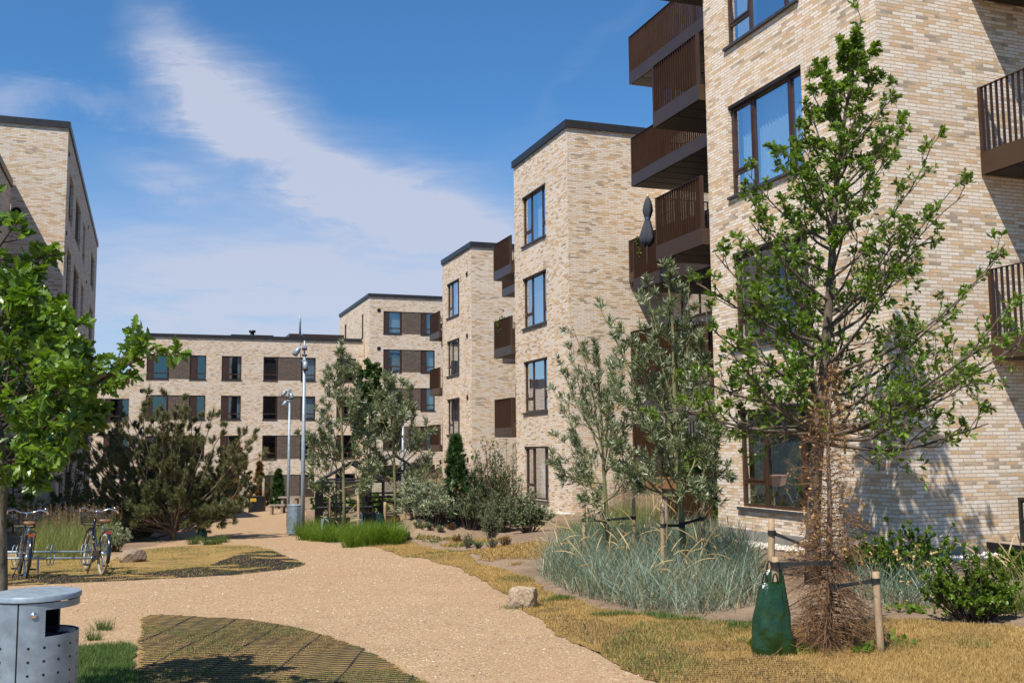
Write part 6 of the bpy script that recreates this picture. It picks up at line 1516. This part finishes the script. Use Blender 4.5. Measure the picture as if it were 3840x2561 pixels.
# ================================================================= small things
# on the sill inside the ground floor window of the near block
MT['pot_glass'] = M_glass('drinking_glass', (.85, .9, .92), .10)
for i, (w, z, kind, lab) in enumerate(((17.25, 0, 'tumbler', 'drinking glass furthest left on the near window sill'), (17.12, 0, 'tumbler', 'second drinking glass from the left on the near window sill'), (17.0, 0, 'tumbler', 'third drinking glass from the left on the near window sill'), (16.86, 0, 'tumbler', 'drinking glass beside the window upright on the near sill'),
        (16.48, 0, 'vase', 'small blue patterned vase left of centre on the near window sill'), (16.32, 0, 'vase', 'small round painted jar next to the blue vase'), (15.95, 0, 'vase', 'clear little vase right of the painted jar'), (15.70, 0, 'pot', 'terracotta pot with long leaves on the near window sill'))):
    c = (11.17, w, -1.12); m = MB()
    if kind == 'tumbler': m.lathe((0, 0, 0), [(0, 0), (.03, 0), (.04, .13), (.036, .13), (.027, .01)], 16); o = m.build('drinking_glass', MT['pot_glass'], None, True)
    elif kind == 'vase': m.lathe((0, 0, 0), [(0, 0), (.03, 0), (.055, .05), (.05, .10), (.025, .135), (.034, .16), (.03, .16), (.02, .135)], 18); o = m.build('vase', MT[('cloth', 'terracotta', 'galv')[i-4]], None, True)
    else: m.lathe((0, 0, 0), [(0, 0), (.06, 0), (.09, .14), (.08, .14), (.07, .12), (0, .12)], 18); o = m.build('flower_pot', MT['terracotta'], None, True)
    o.location = c; tag(o, lab, {'tumbler': 'glass', 'vase': 'vase', 'pot': 'plant pot'}[kind])
for k, (w, n, h, s_) in enumerate(((15.70, 16, .75, 4), (16.62, 9, .45, 6))):
    r = np.random.RandomState(s_); mb = MB(); V, F = blades(np.c_[np.full(n, 11.18)+r.randn(n)*.015, w+r.randn(n)*.02, np.full(n, -1.0 if k == 0 else -1.12)], r.uniform(0, 6.3, n), r.uniform(.05, .5, n), h*r.uniform(.5, 1.1, n), np.full(n, .045), r.uniform(.2, 1.2, n), 6); mb.add(V, F)
    tag(mb.build('house_plant', MT['leaf_round']), ('strap leaved house plant in the terracotta pot', 'arching house plant left of centre in the near window')[k], 'plant')
# greenery and odds and ends on balconies
def potted(u, w, z, h, label, seed, leaf=.07, mat='leaf_round'):
    root = empty('balcony_plant', (u, w, z), label, 'plant'); r = np.random.RandomState(seed); T = Tree(seed)
    for i in range(9):
        az = i*2.4; p1 = np.array([u+.28*math.cos(az)*r.rand(), w+.28*math.sin(az)*r.rand(), z+h*(.6+.4*r.rand())]); L = T.limb(np.array([u, w, z+.1]), p1, .008, 0, 4, .06, 6); T.sub(L, 5, .22, .003, .7, 0, 0, 5, .3)
    settle(T.W.build('stems', MT['bark_dark'], root), root); settle(T.leaves(leaf, RND_T, MT[mat], 'foliage', root), root)
potted(15.2, 53.95, 5.3, 2.1, 'leafy potted bamboo on a balcony beside the third block', 301, .10)
potted(13.0, 37.5, 4.0, 1.35, 'trailing plant on a balcony rail beside the middle block', 302, .06, 'lime_blade')
potted(13.4, 26.0, 4.95, 1.25, 'small green plant at the balcony rail under the parasol', 303, .06, 'lime_blade')
# second oak stake shadow side: low clover and weeds round the stakes
def weeds(px, py, n, rad, label, seed):
    r = np.random.RandomState(seed); b = at(px, py); root = empty('weed', b, label, 'weed', 'broad leaved weeds in the dry lawn'); pos = np.c_[r.randn(n)*rad, r.randn(n)*rad, r.uniform(.01, .06, n)]
    V, F = put_leaves(pos, nrm(np.array([1., 0, .5]))*np.ones((n, 3)), np.full(n, .075)*r.uniform(.5, 1.2, n), RND_T, r, .9, 1.0); m = MB(); m.add(V, F); m.build('leaves', MT['lime_blade'], root)
for i, (x, y, n, rd_) in enumerate(((2055, 1482, 40, .09), (1985, 1500, 34, .08), (1830, 1502, 40, .07), (1100, 1250, 26, .10), (1745, 1492, 30, .06), (970, 1210, 20, .10), (2090, 1405, 60, .12))):
    weeds(x, y, n, rd_, 'low patch of bright broad leaved weeds in the grass', 400+i)
# faded flowers in the rose bush
def rose_flowers():
    r = np.random.RandomState(77); P = []
    for (px, py, w, h, n) in ((2100, 1300, 90, 80, 40), (2235, 1370, 100, 60, 70)):
        for i in range(n):
            q = pt(px+r.randn()*w*.5, py+r.randn()*h*.4, float(at(px, 1400)@HY)+r.uniform(-.3, .5)); P.append(q)
    P = np.array(P); P[:, 2] = np.maximum(P[:, 2], gz(P[:, 0], P[:, 1])+.08); n = len(P); m = MB()
    V, F = put_leaves(np.repeat(P, 5, 0), r.randn(n*5, 3), np.full(n*5, .028), RND_T, r, .5, 1.5); m.add(V, F); tag(m.build('rose_petals', MT['straw']), 'faded cream flowers scattered through the rose bushes', 'flowers', None, 'stuff')
rose_flowers()
# dry turf in the bed between the path and the blocks
BED = pix_poly([(930, 1236), (1010, 1228), (1120, 1238), (1230, 1246), (1300, 1250), (1290, 1262), (1240, 1278), (1180, 1300), (1100, 1286), (1060, 1266), (1000, 1250)], .05, seed=31)
tag(turf(BED, 60000, MT['dry_blade'], 'dry_grass', (.03, .07), 41, lambda x, y: noise2(x, y, 1.6, 31) > -.1, wid=.006), 'dry grass in the sandy bed between path and blocks')
tag(turf(BED, 40000, MT['green_blade'], 'green_grass', (.03, .08), 42, lambda x, y: noise2(x, y, 1.9, 35) > .35, wid=.006), 'green grass in the sandy bed between path and blocks')
BED2 = pix_poly([(1240, 1385), (1300, 1372), (1420, 1408), (1560, 1425), (1700, 1430), (1760, 1450), (1560, 1452), (1400, 1436)], .05, seed=32)
tag(turf(BED2, 26000, MT['green_blade'], 'green_grass', (.03, .09), 43, lambda x, y: noise2(x, y, 2.2, 37) > .2), 'green grass along the front edge of the beach grass')
